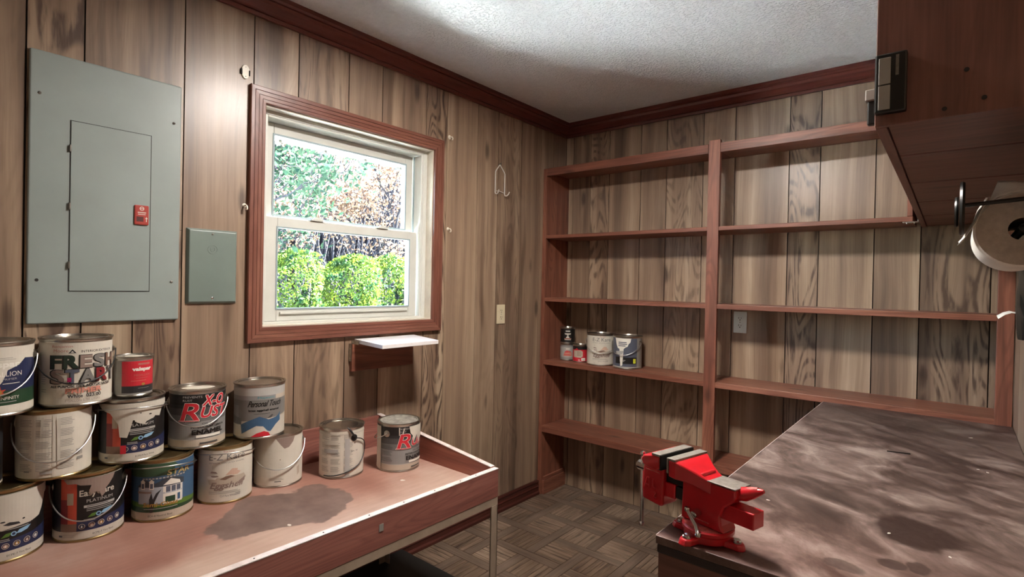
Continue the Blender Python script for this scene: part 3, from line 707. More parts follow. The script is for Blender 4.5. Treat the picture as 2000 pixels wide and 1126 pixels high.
M['zinc'] = plain('bright_zinc_wire', '#e3e0d8', .35, .25, .03)
M['hookw'] = plain('white_enamel_hook', '#e6dfcf', .35)
hp = thing('hook_plate', 'oval ivory bracket plate with two slots above the junction box cover', 'bracket', (0, -2.126, 2.104))
n = 20; pts = [(-2.126+.015*math.cos(2*PI*k/n), 2.104+.026*math.sin(2*PI*k/n)) for k in range(n)]
obj('plate', MB().extrude(pts, .0004, .006, lambda u, v, t: (t, u, v)), M['hookw'], hp, bevel=.001)
for ya, yb in ((-2.1445, -2.1375), (-2.1155, -2.1095)): obj('side_slot', MB().box(.0005, .0075, ya, yb, 2.092, 2.113), M['slot'], hp, bevel=.002)
for z in (2.121, 2.087): obj('screw', MB().lathe([(0, .0008), (.002, .0008), (.002, 0)], 10, (.006, -2.126, z), 'x'), M['steel_dull'], hp)
def knob(y, z, name, label, r=.008):
    t = thing(name, label, 'hook', (0, y, z))
    obj('cup_hook', MB().tube([(.0005, y, z), (.012, y, z), (.02, y, z-.002), (.025, y, z-.009), (.024, y, z-.015), (.018, y, z-.017)], .0028, 8), M['hookw'], t, smooth=40)
    obj('collar', MB().lathe([(0, .005), (r*.6, .005), (r, .001), (r, .0004)], 16, (0, y, z), 'x'), M['hookw'], t, smooth=30)
knob(-2.121, 1.610, 'wall_hook', 'small white cup hook on wall left of the window casing')
knob(-1.082, 2.095, 'wall_hook', 'small white cup hook at upper right corner of window casing', .011)
knob(-1.082, 1.619, 'wall_hook', 'small white cup hook halfway up right side of window casing')
hk = thing('wire_hanger_hook', 'silver double wire hook hanging on left wall above the ivory outlet', 'hook', (0, -.686, 2.027))
mb = MB()
for s, ye in ((-1, -.724), (1, -.642)):
    mb.tube([(.006, -.686, 2.024), (.006, ye+(.004*-s), 1.985), (.007, ye, 1.975), (.007, ye, 1.862), (.010, ye, 1.852), (.022, ye+s*.002, 1.850), (.034, ye+s*.004, 1.858), (.04, ye+s*.006, 1.872)], .0032, 8)
obj('hook_wire', mb, M['zinc'], hk, smooth=40)
obj('nail', MB().tube([(.0005, -.686, 2.027), (.012, -.686, 2.029)], .003, 8).lathe([(0, .014), (.006, .014), (.006, .012), (0, .012)], 10, (0, -.686, 2.029), 'x'), M['steel_dull'], hk, smooth=30)
mb = MB().tube([(.007, -.723, 1.868), (.008, -.69, 1.872), (.007, -.643, 1.866)], .002, 8); obj('cross_wire', mb, M['zinc'], hk, smooth=40)

# fold-down shelf under the window
fs_ = thing('drop_leaf_shelf', 'small white fold-out shelf on a brown backboard under the window', 'shelf', (.1, -1.5, 1.07))
box('backboard', (.0005, .020, -1.658, -1.315, .940, 1.062), M['red_y'], fs_, bevel=.0015)
obj('leaf', MB().hexa([(.022, -1.648, 1.066), (.232, -1.656, 1.058), (.232, -1.345, 1.058), (.022, -1.315, 1.066), (.022, -1.648, 1.083), (.232, -1.656, 1.075), (.232, -1.345, 1.075), (.022, -1.315, 1.083)]), M['melamine'], fs_, bevel=.0012)
mb = MB().box(.021, .07, -1.662, -1.657, 1.062, 1.078).box(.003, .018, -1.663, -1.6585, .985, 1.062)
for p in ((.03, 1.07), (.058, 1.07), (.010, 1.04), (.010, 1.0)): mb.lathe([(0, -.003), (.003, -.0025), (.0035, 0)], 8, (p[0], -1.662, p[1]), 'y')
obj('hinge_plate', mb, M['steel'], fs_)
# ------------------------------------------------------------------ bench vise
VO = Vector((1.680, -1.940, BZ)); VA = -.249
vz = thing('bench_vise', 'red cast iron bench vise bolted to the near corner of workbench', 'vise', VO, VA)
def vobj(name, mb, mats, smooth=None, bevel=0, parent=vz, low=False, **k):
    if not low: mb.v = [(x*1.05-.004, y*1.04, z-.0178) for x, y, z in mb.v]
    return obj(name, mb, mats, parent, world=False, smooth=smooth, bevel=bevel, **k)
RED = M['enamelred']
# base: round foot with three lugs
n = 60; pts = []; LUGS = (R2(-96), R2(4), R2(187))
for k in range(n):
    a = 2*PI*k/n; r = .044
    for la in LUGS:
        d = (a-la+PI) % (2*PI)-PI; r += .034*math.exp(-(d/.26)**4)
    pts.append((r*math.cos(a), r*math.sin(a)))
mb = MB().extrude(pts, 0.0003, .0125, lambda u, v, t: (u*(1-.06*(t > .01)), v*(1-.06*(t > .01)), t))
vobj('base', mb, RED, bevel=.003, low=True)
vobj('base_drum', MB().lathe([(.044, .002), (.046, .004), (.046, .016), (.043, .0185), (0, .0185)], 40), RED, smooth=35, low=True)
vobj('swivel_plate', MB().lathe([(.044, .0186), (.050, .0195), (.050, .0255), (.047, .028), (0, .028)], 48), [RED], smooth=35, low=True)
vobj('worn_ring', MB().lathe([(.046, .0282), (.046, .0287), (0, .0287)], 40), M['enamelredw'], smooth=30, low=True)
for la in LUGS:
    vobj('lug_bolt', MB().lathe([(.009, .0127), (.009, .016), (.007, .018), (0, .018)], 16, (.060*math.cos(la), .060*math.sin(la), 0)), M['chrome'], smooth=30, low=True)
# fixed body: side outline swept across the width
BW = .022
def sweep(poly, y0, y1, mats, name, bevel=.004, **k):
    mb = MB().extrude(poly, y0, y1, lambda u, v, t: (u, t, v)); return vobj(name, mb, mats, bevel=bevel, seg=3, **k)
body = [(-.042, .047), (.050, .047), (.044, .06), (.042, .078), (.050, .098), (.066, .112), (.072, .122), (.072, .1375), (.012, .1375), (.004, .142), (.006, .150), (.000, .150), (-.022, .133), (-.040, .132)]
sweep(body, -BW, BW, RED, 'fixed_body', .005)
# rear jaw head, wider than the body
secs = [(-.053, .132, .1655, -.050, .055), (-.037, .130, .1655, -.050, .055), (-.024, .128, .159, -.042, .046), (-.010, .124, .152, -.033, .036), (.006, .118, .1445, -.026, .028), (.024, .112, .138, -.0215, .0235)]
mb = MB(); vs = []
for x, zl, zh, ya, yb in secs: vs += [(x, ya, zl), (x, yb, zl), (x, yb, zh), (x, ya, zh)]
fs = [(3, 2, 1, 0), (20, 21, 22, 23)] + [(q*4+k, q*4+(k+1) % 4, q*4+4+(k+1) % 4, q*4+4+k) for q in range(5) for k in range(4)]
mb.add(vs, fs); vobj('rear_jaw', mb, RED, bevel=.0025, smooth=30)
JP = [(-.054, .138), (-.0385, .1665), (-.0385, .1695), (-.054, .1695)]
vobj('rear_jaw_plate', MB().box(-.0560, -.0378, -.0505, .0555, .1650, .1695).box(-.0570, -.0532, -.0505, .0555, .138, .1690), M['jawsteel'], bevel=.0006)
vobj('anvil_plate', MB().box(.006, .0725, -BW-.0015, BW+.004, .1376, .1405), M['jawsteel'], bevel=.0008)
mb = MB().tube([(.064, 0, .126), (.078, 0, .130), (.092, 0, .137), (.106, 0, .1435), (.112, 0, .146)], [.0125, .0130, .0105, .006, .003], 20); vobj('horn', mb, [RED], smooth=50)
vobj('horn_wear', MB().tube([(.078, -.001, .1335), (.090, -.001, .1402), (.103, -.001, .1464)], [.0085, .0075, .0042], 16), M['enamelredw'], smooth=50)
# sliding jaw
fj = [(-.136, .055), (-.090, .050), (-.084, .056), (-.082, .134), (-.076, .140), (-.076, .1655), (-.094, .1655), (-.112, .160), (-.124, .150), (-.122, .139), (-.134, .125), (-.138, .09)]
sweep(fj[:1]+[(-.090, .050), (-.084, .056), (-.083, .136), (-.132, .136), (-.135, .125), (-.138, .09)], -.025, .025, RED, 'sliding_jaw', .005)
mb = MB().extrude([(-.084, .133), (-.074, .142), (-.074, .1655), (-.094, .1655), (-.114, .160), (-.122, .150), (-.116, .138)], -.050, .055, lambda u, v, t: (u, t, v)); vobj('sliding_jaw_head', mb, RED, bevel=.004, seg=3)
vobj('front_jaw_plate', MB().box(-.0935, -.0735, -.0505, .0555, .165, .1695).box(-.0738, -.0700, -.0505, .0555, .138, .1690, 1), [M['jawsteel'], M['blackiron']], bevel=.0006)
vobj('slide_bar', MB().box(-.084, -.060, -.0175, .0175, .074, .1045).box(-.0605, -.036, -.015, .015, .077, .102, 1).box(-.0365, .104, -.0175, .0175, .074, .1045), [RED, M['blackiron']], bevel=.002)  # black middle stretch stands for the shaded gap before the body
vobj('guide_nut', MB().box(-.083, -.043, -.0165, .0165, .1055, .128), M['blackiron'], bevel=.003)
mb = MB().tube([(-.140, 0, .117), (.0, 0, .117)], .007, 14)
for k in range(14): mb.lathe([(.007, -.0012), (.0092, 0), (.007, .0012)], 14, (-.082+k*.0032, 0, .117), 'x')
vobj('lead_screw', mb, M['steel_dull'], smooth=40)
vobj('screw_head', MB().lathe([(0, -.016), (.009, -.016), (.012, -.012), (.012, .008), (.009, .012), (0, .012)], 24, (-.152, 0, .115), 'x'), M['chrome'], smooth=35)
hr = -.152
mb = MB().tube([(hr, -.006, .143), (hr, -.006, -.012)], .0042, 12)
for z in (.144, -.013): mb.lathe([(0, .0062), (.0045, .005), (.0062, 0), (.0045, -.005), (0, -.0062)], 14, (hr, -.006, z))
vobj('handle_bar', mb, M['chrome'], smooth=45)
mb = MB().tube([(-.002, -.024, .072), (-.002, -.040, .070)], .007, 14).tube([(-.014, -.040, .076), (.012, -.050, .056), (.020, -.056, .046)], .0042, 12)
for p in ((-.015, -.0395, .077), (.021, -.0565, .0455)): mb.lathe([(0, .006), (.005, .004), (.006, 0), (.005, -.004), (0, -.006)], 12, p)
vobj('lock_lever', mb, M['chrome'], smooth=40)

# ---- lettering helper: flat text outlines from the built-in font
_tc = {}
def text2d(s):
    if s in _tc: return _tc[s]
    cu = bpy.data.curves.new('t', 'FONT'); cu.body = s; cu.resolution_u = 3
    o = bpy.data.objects.new('t', cu); COL.objects.link(o); dg = bpy.context.evaluated_depsgraph_get(); dg.update()
    me = o.evaluated_get(dg).to_mesh()
    v = np.array([(p.co.x, p.co.y) for p in me.vertices]) if len(me.vertices) else np.zeros((0, 2)); f = [tuple(p.vertices) for p in me.polygons]
    o.evaluated_get(dg).to_mesh_clear(); bpy.data.objects.remove(o); bpy.data.curves.remove(cu)
    v -= v.min(0); v /= max(1e-6, v[:, 1].max()); _tc[s] = (v, f); return v, f
def textpts(s, w, h, shear=0):
    v, f = text2d(s); q = v.copy(); q[:, 0] *= w/max(1e-6, q[:, 0].max()); q[:, 1] *= h
    q[:, 0] += q[:, 1]*shear; return q, f
# raised letters on the vise's sliding jaw
mb = MB()
def raised(strokes, w=.0016):
    for a, b in strokes:
        d = Vector((b[0]-a[0], 0, b[1]-a[1])).normalized(); mb.tube([(a[0], -.0252, a[1]), (b[0], -.0252, b[1])], w, 6)
raised([((-.130, .082), (-.123, .104)), ((-.123, .104), (-.118, .104)), ((-.118, .104), (-.117, .083)), ((-.127, .089), (-.117, .089)), ((-.108, .104), (-.108, .088)), ((-.108, .088), (-.099, .086)), ((-.106, .077), (-.100, .076)), ((-.100, .076), (-.105, .068)), ((-.105, .068), (-.099, .067))])
vobj('cast_lettering', mb, RED, smooth=40)
vobj('cast_groove', MB().box(-.128, -.092, -.0262, -.0245, .1205, .1225).box(-.02, .02, -.0232, -.0215, .0560, .0575), M['enamelredw'])

# ------------------------------------------------------------------ paint cans
P = {}
def pc(k, h, r=.45): P[k] = plain('print_'+k, h, r, 0, .03, 25)
for k, h in dict(cream='#cfc8ba', offwhite='#c2bbae', greytext='#8d8a84', midgrey='#777470', black='#171514', charcoal='#2b2a2c', navy='#232a4a', red='#c22633', darkred='#7c2326', orange='#bd4a34',
                 sticker='#a89a88', salmon='#c98472', pinkred='#b06a60', green='#37523a', leaf='#55752f', sky='#86aecb', blue='#3d5c7a', teal='#3f8b93', white='#e2ddd2', lightgrey='#aaa7a2', grey='#8a8886',
                 grey2='#6a6866', grey3='#4a4847', gold='#a9813c', brown='#7a5f50', taupe='#8d7a70', peach='#c9a793', yellow='#c9cf3a', forest='#22402a', darkgreen='#26342a', magenta='#9c2455', beige='#b7a998', tan='#b5a06a', slate='#555a68', house='#a9aeb6', shadow='#3a4048').items(): pc(k, h)
PK = list(P); PI_ = {k: i for i, k in enumerate(PK)}
R = .0825; RT = .0855; H = .190
def can_profile(r, h):
    rt = r+.003
    return [(0, .004), (r-.004, .004), (r-.002, 0), (r+.0012, 0), (r+.0016, .004), (r, .0065), (r, h-.012), (r+.001, h-.008), (rt, h-.005), (rt+.0006, h-.002), (rt, h), (rt-.004, h), (rt-.0055, h-.004), (rt-.007, h-.005), (rt-.0085, h-.0045)]
def lid_profile(r, h):
    rt = r+.003
    return [(rt-.0085, h-.0045), (rt-.010, h-.001), (rt-.0125, h-.001), (rt-.014, h-.006), (rt-.022, h-.0065), (rt-.024, h-.0045), (rt-.03, h-.004), (0, h-.0035)]
_cm = {}
def can_mesh(r, h, bodymat, lidmat):
    k = (r, h, bodymat, lidmat)
    if k not in _cm:
        n = len(can_profile(r, h))-1
        mb = MB().lathe(can_profile(r, h), 48, mats=[1]*5+[0]+[1]*(n-6))
        _cm[k] = (mb.mesh('can_body', [M[bodymat], M['steel' if lidmat != 'brass' else 'brass']], 30), MB().lathe(lid_profile(r, h), 48).mesh('lid', M[lidmat], 30))
    return _cm[k]
M['palecream'] = plain('dried_cream_paint', '#d8d1c2', .5, 0, .05)
M['whitebody'] = plain('white_can', '#c9c3b6', .4, 0, .04)
M['greybody'] = plain('grey_can', '#8f8c88', .4, 0, .04)
M['blackbody'] = plain('black_can', '#1d1b1b', .4, 0, .04)
M['paintedlid'] = plain('lid_painted', '#a39d92', .45, .3, .25, 40)

def wrap(items, r, du=.007):
    """items in label space (u right along the arc, v up) -> one mesh wrapped round the can"""
    bm = bmesh.new(); lay = 0
    def addpoly(pts, mat):
        nonlocal lay; lay += 1
        f = bm.faces.new([bm.verts.new((a, b, lay*.00007)) for a, b in pts]); f.material_index = PI_[mat]
    for it in items:
        k = it[0]
        if k == 'r': _, u0, v0, u1, v1, m = it; addpoly([(u0, v0), (u1, v0), (u1, v1), (u0, v1)], m)
        elif k == 'p': addpoly(it[1], it[2])
        elif k == 'e':
            _, cu, cv, ru, rv, m = it; addpoly([(cu+ru*math.cos(2*PI*i/16), cv+rv*math.sin(2*PI*i/16)) for i in range(16)], m)
        elif k == 'l':   # text-like lines: u0, v_top, u1, count, pitch, thick, mat
            _, u0, vt, u1, cnt, pit, th, m = it
            rr = random.Random(int(u0*1e4)+int(vt*1e4)); lay += 1
            for i in range(cnt):
                e = u0+(u1-u0)*rr.uniform(.72, 1); v = vt-i*pit
                f = bm.faces.new([bm.verts.new((a, b, lay*.00007)) for a, b in ((u0, v-th), (e, v-th), (e, v), (u0, v))]); f.material_index = PI_[m]
        elif k == 't':
            _, s, u0, v0, w, h, m = it[:7]; sh = it[7] if len(it) > 7 else 0; bold = it[8] if len(it) > 8 else 0
            q, fs = textpts(s, w, h, sh); offs = [(0, 0)] if not bold else [(dx*bold, dy*bold) for dx in (-1, 0, 1) for dy in (-1, 0, 1)]
            for dx, dy in offs:
                lay += .12
                vs = [bm.verts.new((u0+a+dx, v0+b+dy, lay*.00007)) for a, b in q]
                for f in fs:
                    try: F_ = bm.faces.new([vs[i] for i in f]); F_.material_index = PI_[m]
                    except ValueError: pass
            lay += 1
    us = [v.co.x for v in bm.verts]; lo, hi = min(us), max(us)
    n = int((hi-lo)/du)
    for i in range(1, n+1):
        bmesh.ops.bisect_plane(bm, geom=bm.verts[:]+bm.edges[:]+bm.faces[:], plane_co=(lo+i*du, 0, 0), plane_no=(1, 0, 0), dist=1e-6)
    bmesh.ops.triangulate(bm, faces=bm.faces[:])
    for v in bm.verts:
        a = v.co.x/r; rr = r+.0006+v.co.z; z = v.co.y; v.co = (rr*math.cos(a), rr*math.sin(a), z)
    me = bpy.data.meshes.new('label'); 
    used = sorted({f.material_index for f in bm.faces}); mp = {o: i for i, o in enumerate(used)}
    for f in bm.faces: f.material_index = mp[f.material_index]
    for i in used: me.materials.append(P[PK[i]])
    bm.normal_update()
    for f in bm.faces:
        c = f.calc_center_median()
        if f.normal.x*c.x+f.normal.y*c.y < 0: f.normal_flip()
    bm.to_mesh(me); bm.free(); return me

def bail(t, r, h, ears, drop, wiremat='wire', earmat='steel', side=1, up=False):
    """two ear buttons and the wire handle hanging round the front of the can (local +X is the front)"""
    ze = h*.79
    for a in ears:
        rot = Matrix.Rotation(a, 3, 'Z') @ Matrix.Rotation(PI/2, 3, 'Y')
        obj('ear', MB().lathe([(.013, 0), (.013, .0015), (.008, .003), (.0055, .006), (0, .0065)], 20, (r*math.cos(a), r*math.sin(a), ze), rot=rot), M[earmat], t, world=False, smooth=35)
    a0, a1 = ears; pts = []
    n = 26
    for i in range(n+1):
        s = i/n; a = a0+(a1-a0)*s; k = math.sin(PI*s)
        rr = r+.0085+.004*k
        pts.append((rr*math.cos(a), rr*math.sin(a), ze-drop*k**.85))
    obj('handle', MB().tube(pts, .0019, 8), M[wiremat], t, world=False, smooth=50)

CANS = []
def can(label, x, y, z, items=None, base='whitebody', lid='steel', r=R, h=H, face=None, ears=None, drop=.09, wiremat='wire', tilt=0, group=None, cat='paint can', name='paint_can', extra=None, patch=False):
    fa = math.atan2(C.y-y, C.x-x) if face is None else face
    t = thing(name, label, cat, (x, y, z), fa, group)
    if tilt: t.rotation_euler = (0, tilt, fa)
    b, l = can_mesh(r, h, base, lid)
    link('can_body', b, t, False); link('lid', l, t, False)
    if items: link('label', wrap(items, r), t, False)
    if ears: bail(t, r, h, ears, drop, wiremat)
    if extra: extra(t)
    if patch:
        n = 9; rr_ = random.Random(label); pts = [((.036*math.cos(2*PI*i/n)*rr_.uniform(.75, 1.1))*r/R+.006, (.048*math.sin(2*PI*i/n)*rr_.uniform(.75, 1.1))*r/R) for i in range(n)]
        obj('paint_patch', MB().extrude(pts, h-.0036, h-.0022, lambda u, v, q: (u, v, q)), M['palecream'], t, world=False)
    return t
W_ = .27   # half the way round
V0, V1 = .008, H-.013
def backlabel(extra=()):
    it = [('r', -.15, V0, .15, V1, 'cream')]
    for cx in (-.066, -.022, .026):
        for v in (.165, .135, .105, .075, .045): it.append(('l', cx-.018, v, cx+.018, 5, .0042, .0014, 'greytext'))
    return it+list(extra)
def drip(pts, m='offwhite'): return ('p', pts, m)
def easycare(paint, base='ECPE-7 Tint Base'):
    it = [('r', -.15, V0, .15, V1, 'black'), ('r', -.15, .008, .15, .030, 'offwhite'), ('r', -.070, .030, -.028, V1, 'orange'), ('r', -.070, .030, -.05, .12, 'darkred'), ('r', -.095, .030, -.070, V1, 'charcoal'),
          ('r', -.052, .105, -.036, .138, 'sticker'), ('r', -.070, .030, -.028, .052, 'brown'),
          ('p', [(-.028, .030), (.15, .030), (.15, .075), (.06, .062), (-.028, .056)], 'navy'),
          ('t', 'EasyCare', -.022, .122, .082, .022, 'offwhite', 0, .0004), ('t', 'PLATINUM', -.006, .108, .062, .009, 'lightgrey'), ('r', -.012, .094, .062, .101, 'lightgrey'), ('l', -.005, .0990, .055, 1, .004, .002, 'grey3'),
          ('l', -.006, .091, .062, 2, .005, .0016, 'lightgrey'), ('p', [(-.004, .066), (.006, .076), (.018, .077), (.012, .068)], 'leaf'), ('e', .021, .072, .006, .006, 'sky'), ('e', .021, .072, .0035, .0035, 'navy'),
          ('p', [(.026, .071), (.032, .079), (.046, .082), (.058, .083), (.05, .074), (.036, .070)], 'sky'), ('l', -.012, .062, .014, 2, .004, .0015, 'lightgrey')]
    for i, m in enumerate(('shadow', 'peach', 'gold', 'brown', 'lightgrey')):
        u = -.016+i*.0215; v = .043+.0012*i
        it += [('e', u, v, .0076, .0076, 'beige'), ('e', u, v, .0062, .0062, 'navy'), ('e', u, v-.0005, .0048, .0042, m), ('p', [(u-.002, v-.003), (u+.002, v-.003), (u, v+.004)], 'white')]
    it += [('t', base, .008, .0165, .050, .005, 'charcoal'), ('t', '1 GAL', .075, .019, .018, .004, 'greytext'), ('l', -.06, .0225, -.025, 2, .005, .0016, 'lightgrey'), ('r', -.072, .016, -.062, .021, 'slate')]
    if paint == 1: it += [drip([(-.06, .1775), (.06, .1775), (.055, .165), (.045, .150), (.036, .140), (.036, .128), (.027, .118), (.022, .133), (.012, .137), (.004, .128), (-.001, .142), (.004, .157), (-.02, .160), (-.03, .165), (-.05, .164)], 'taupe')]
    if paint == 2: it += [drip([(-.11, .1775), (.11, .1775), (.11, .163), (.085, .150), (.076, .128), (.060, .132), (.046, .118), (.032, .110), (.010, .120), (.002, .131), (-.004, .105), (-.012, .077), (-.030, .080), (-.034, .118), (-.056, .150), (-.08, .158)]), ('e', .045, .14, .004, .002, 'black'), ('e', .02, .147, .002, .0015, 'black'), ('p', [(.03, .113), (.05, .118), (.052, .126), (.035, .120)], 'charcoal'), ('r', -.028, .030, -.014, .055, 'red')]
    if paint == 3: it += [drip([(-.13, .1775), (.13, .1775), (.13, .155), (.105, .15), (.09, .115), (.08, .098), (.06, .092), (.03, .09), (.0, .087), (-.06, .09), (-.12, .1)]), ('p', [(.0, .100), (.012, .105), (.03, .101), (.034, .095), (.01, .096)], 'charcoal'), ('e', .04, .106, .003, .002, 'black'), ('e', .0, .108, .005, .002, 'charcoal')]
    return it
def xorust(shift=0, paint=False, small=0):
    s = shift; it = [('r', -.15, V0, .15, V1, 'grey')]
    for i, m in enumerate(('black', 'black', 'black', 'charcoal', 'grey3', 'grey3', 'grey2', 'grey2')): it.append(('r', -.15, V1-.011*(i+1), .15, V1-.011*i, m))
    it += [('r', -.15, V0, .15, .030, 'beige'), ('r', -.15, .030, .15, .0325, 'lightgrey'), ('t', 'PREVENTS', s-.043, .166, .056, .0065, 'lightgrey'), ('t', 'RUST', s-.043, .155, .028, .0065, 'lightgrey')]
    G_ = (('R', -.050, .0915, .055, .057), ('UST', .0065, .1005, .084, .035), ('X-O', .014, .1395, .066, .033))
    for dx, dv, m, b in ((.0016, -.0018, 'black', .0022), (0, 0, 'white', .0022), (0, 0, 'red', .0010)):
        for ch, u, v, w, h in G_: it.append(('t', ch, s+u+dx, v+dv, w, h, m, .27, b))
    it += [('r', s-.056, .0905, s+.006, .0945, 'white'), ('r', s-.055, .0912, s+.005, .0936, 'red'), ('t', 'OIL BASE', s+.0124, .0785, .05, .0055, 'black', .15), ('t', 'INTERIOR/EXTERIOR', s-.018, .0675, .104, .0058, 'black', 0, .0003), ('t', 'ENAMEL', s-.0145, .0470, .096, .0148, 'black', 0, .0008), ('r', s-.003, .036, s+.072, .0445, 'white'), ('l', s+.0066, .020, s+.062, 1, .006, .005, 'grey3'), ('l', s-.03, .037, s-.006, 1, .004, .002, 'greytext')]
    if paint: it += [('r', -.15, V0, -.076, V1, 'cream')] + [('l', -.068, v, -.02, 4, .0042, .0014, 'grey3') for v in (.105, .082, .058)] + [drip([(.04, .1775), (.13, .1775), (.13, .13), (.098, .12), (.092, .1), (.085, .118), (.078, .14), (.066, .125), (.06, .11), (.056, .14), (.046, .15)], 'cream'), drip([(.0, .176), (.004, .176), (.004, .145), (.001, .145)], 'cream'), drip([(.018, .17), (.024, .176), (.016, .148), (.013, .15)], 'cream')]
    return it
def ezkare():
    it = [('r', -.15, V0, .15, V1, 'cream'), ('t', 'True Value', -.008, .170, .034, .006, 'pinkred', .2), ('t', 'E-Z Kare', -.050, .145, .112, .021, 'lightgrey', .05), ('t', 'E-Z Kare', -.051, .1455, .112, .021, 'midgrey', .05), ('t', 'INTERIOR 100% LATEX ENAMEL', -.050, .134, .11, .0045, 'midgrey'),
          ('p', [(-.055, .080), (-.02, .088), (.06, .09), (.07, .074), (.03, .064), (-.05, .066)], 'beige'), ('p', [(-.058, .086), (-.03, .082), (-.022, .093), (-.03, .098), (-.055, .092)], 'white'), ('p', [(-.046, .104), (-.022, .102), (-.028, .108), (-.042, .110)], 'taupe'), ('e', -.032, .093, .012, .003, 'taupe'),
          ('p', [(-.018, .082), (.0, .091), (.016, .093), (.03, .088), (.012, .084), (.0, .079)], 'brown'), ('p', [(.0, .095), (.02, .115), (.038, .112), (.03, .095)], 'peach'), ('p', [(.02, .093), (.034, .107), (.048, .100), (.036, .092)], 'peach'), ('r', -.04, .115, -.036, .128, 'offwhite'),
          ('t', 'Eggshell', -.048, .046, .098, .026, 'taupe', .35, .0007), ('p', [(.04, .068), (.064, .080), (.062, .066), (.044, .055)], 'taupe'), ('l', -.05, .042, .06, 2, .0055, .0014, 'greytext'), ('t', 'CI-P Pure White', -.015, .0235, .045, .006, 'midgrey'), ('l', .03, .031, .05, 2, .005, .002, 'greytext'), ('t', '1 GAL', -.045, .015, .014, .004, 'greytext')]
    return it
def freshstart():
    it = [('r', -.15, V0, .15, V1, 'cream'), ('t', 'Benjamin', -.056, .163, .048, .0085, 'pinkred'), ('t', 'Moore', -.052, .152, .034, .0085, 'pinkred'), ('p', [(-.018, .149), (0, .149), (-.009, .160)], 'charcoal'), ('p', [(-.013, .151), (-.005, .151), (-.009, .155)], 'white'), ('t', 'INTERIOR/EXTERIOR', .010, .150, .085, .0065, 'black')]
    u = -.058
    for ch, m, w in zip('FRESH', ('darkgreen', 'darkgreen', 'taupe', 'midgrey', 'brown'), (.025, .031, .026, .028, .029)):
        it += [('t', ch, u-.0015, .1075, w, .034, 'black', 0, .0026), ('t', ch, u+.001, .109, w-.002, .032, m, 0, .0018)]; u += w+.0055
    u = -.057
    for ch, m, w in zip('START', ('taupe', 'slate', 'midgrey', 'darkred', 'midgrey'), (.030, .028, .031, .030, .028)):
        it += [('t', ch, u-.0015, .0665, w, .036, 'black', 0, .0026), ('t', ch, u+.001, .068, w-.002, .034, m, 0, .0018)]; u += w+.0045
    it += [('p', [(-.019, .07), (-.010, .07), (-.010, .082), (-.019, .082)], 'magenta'), ('t', 'ALL PURPOSE 100% ACRYLIC LATEX', -.056, .0545, .140, .0065, 'black', 0, .0003), ('t', 'PRIMER', -.022, .0385, .080, .0125, 'salmon', 0, .0008), ('t', 'White  023 00', -.018, .0255, .074, .0085, 'charcoal', 0, .0003), ('t', '1 GALLON 3.785 LITERS', -.022, .0145, .076, .0062, 'taupe'), ('l', -.085, .09, -.068, 5, .006, .0014, 'greytext'), ('l', -.085, .05, -.068, 2, .006, .0014, 'greytext')]
    return it
def valnavy():
    return [('r', -.15, V0, .15, V1, 'navy'), ('r', -.15, V0, .15, .065, 'forest'), ('r', -.15, V0, .15, .028, 'cream'), drip([(-.15, .1775), (.15, .1775), (.15, .14), (.07, .146), (.055, .13), (.03, .118), (.02, .09), (.01, .075), (-.02, .08), (-.05, .10), (-.15, .10)], 'cream'), ('t', 'valspar', -.02, .122, .075, .018, 'white', 0, .0008), ('t', 'MEDALLION', -.024, .102, .085, .012, 'white'), ('t', 'PRIMER', .02, .092, .03, .005, 'lightgrey'), ('l', .02, .084, .065, 1, .004, .0015, 'white'),
            ('p', [(.012+.016*(1 if i % 2 else .5)*math.cos(i*PI/7), .062+.016*(1 if i % 2 else .5)*math.sin(i*PI/7)) for i in range(14)], 'orange'), ('e', .012, .062, .007, .007, 'gold'), ('t', 'INFINITY', .015, .042, .04, .008, 'white'), ('l', .012, .037, .05, 1, .004, .0015, 'lightgrey'), ('l', .0, .15, .05, 2, .004, .001, 'greytext')]
def majestic():
    return [('r', -.15, V0, .15, V1, 'grey'), ('r', -.15, V0, .15, .07, 'offwhite'), ('r', .055, .07, .15, V1, 'beige'), ('r', -.15, .150, .15, V1, 'lightgrey'), ('r', -.15, .115, .15, .135, 'midgrey'), ('p', [(-.075, .06), (.15, .08), (.15, .115), (-.075, .115)], 'midgrey'), ('p', [(-.15, .05), (-.062, .05), (-.062, .072), (-.15, .085)], 'grey2'),
            ('p', [(-.062, .034), (-.045, .047), (-.01, .064), (.012, .060), (.026, .046), (.036, .036), (.056, .058), (.075, .086), (.074, .074), (.075, .056), (.056, .044), (.036, .022), (.026, .026), (.012, .043), (-.01, .046), (-.04, .030), (-.06, .018)], 'blue'), ('p', [(-.062, .034), (-.045, .047), (-.01, .064), (.012, .060), (.026, .046), (.036, .036), (.056, .058), (.075, .086), (.075, .08), (.056, .07), (.03, .065), (0, .078), (-.04, .062), (-.064, .05)], 'blue'),
            ('p', [(-.028, .008), (-.008, .020), (.015, .026), (.030, .020), (.036, .008)], 'red'), ('t', 'Majestic', -.006, .137, .056, .010, 'teal'), ('t', 'Personal Touch', -.038, .112, .112, .020, 'black', .35, .0005), ('t', 'latex eggshell enamel', -.035, .094, .102, .0085, 'black', 0, .0004), ('l', -.018, .088, .05, 1, .004, .0014, 'grey3'), ('p', [(.025, .07), (.04, .082), (.046, .080), (.038, .07)], 'grey3')]
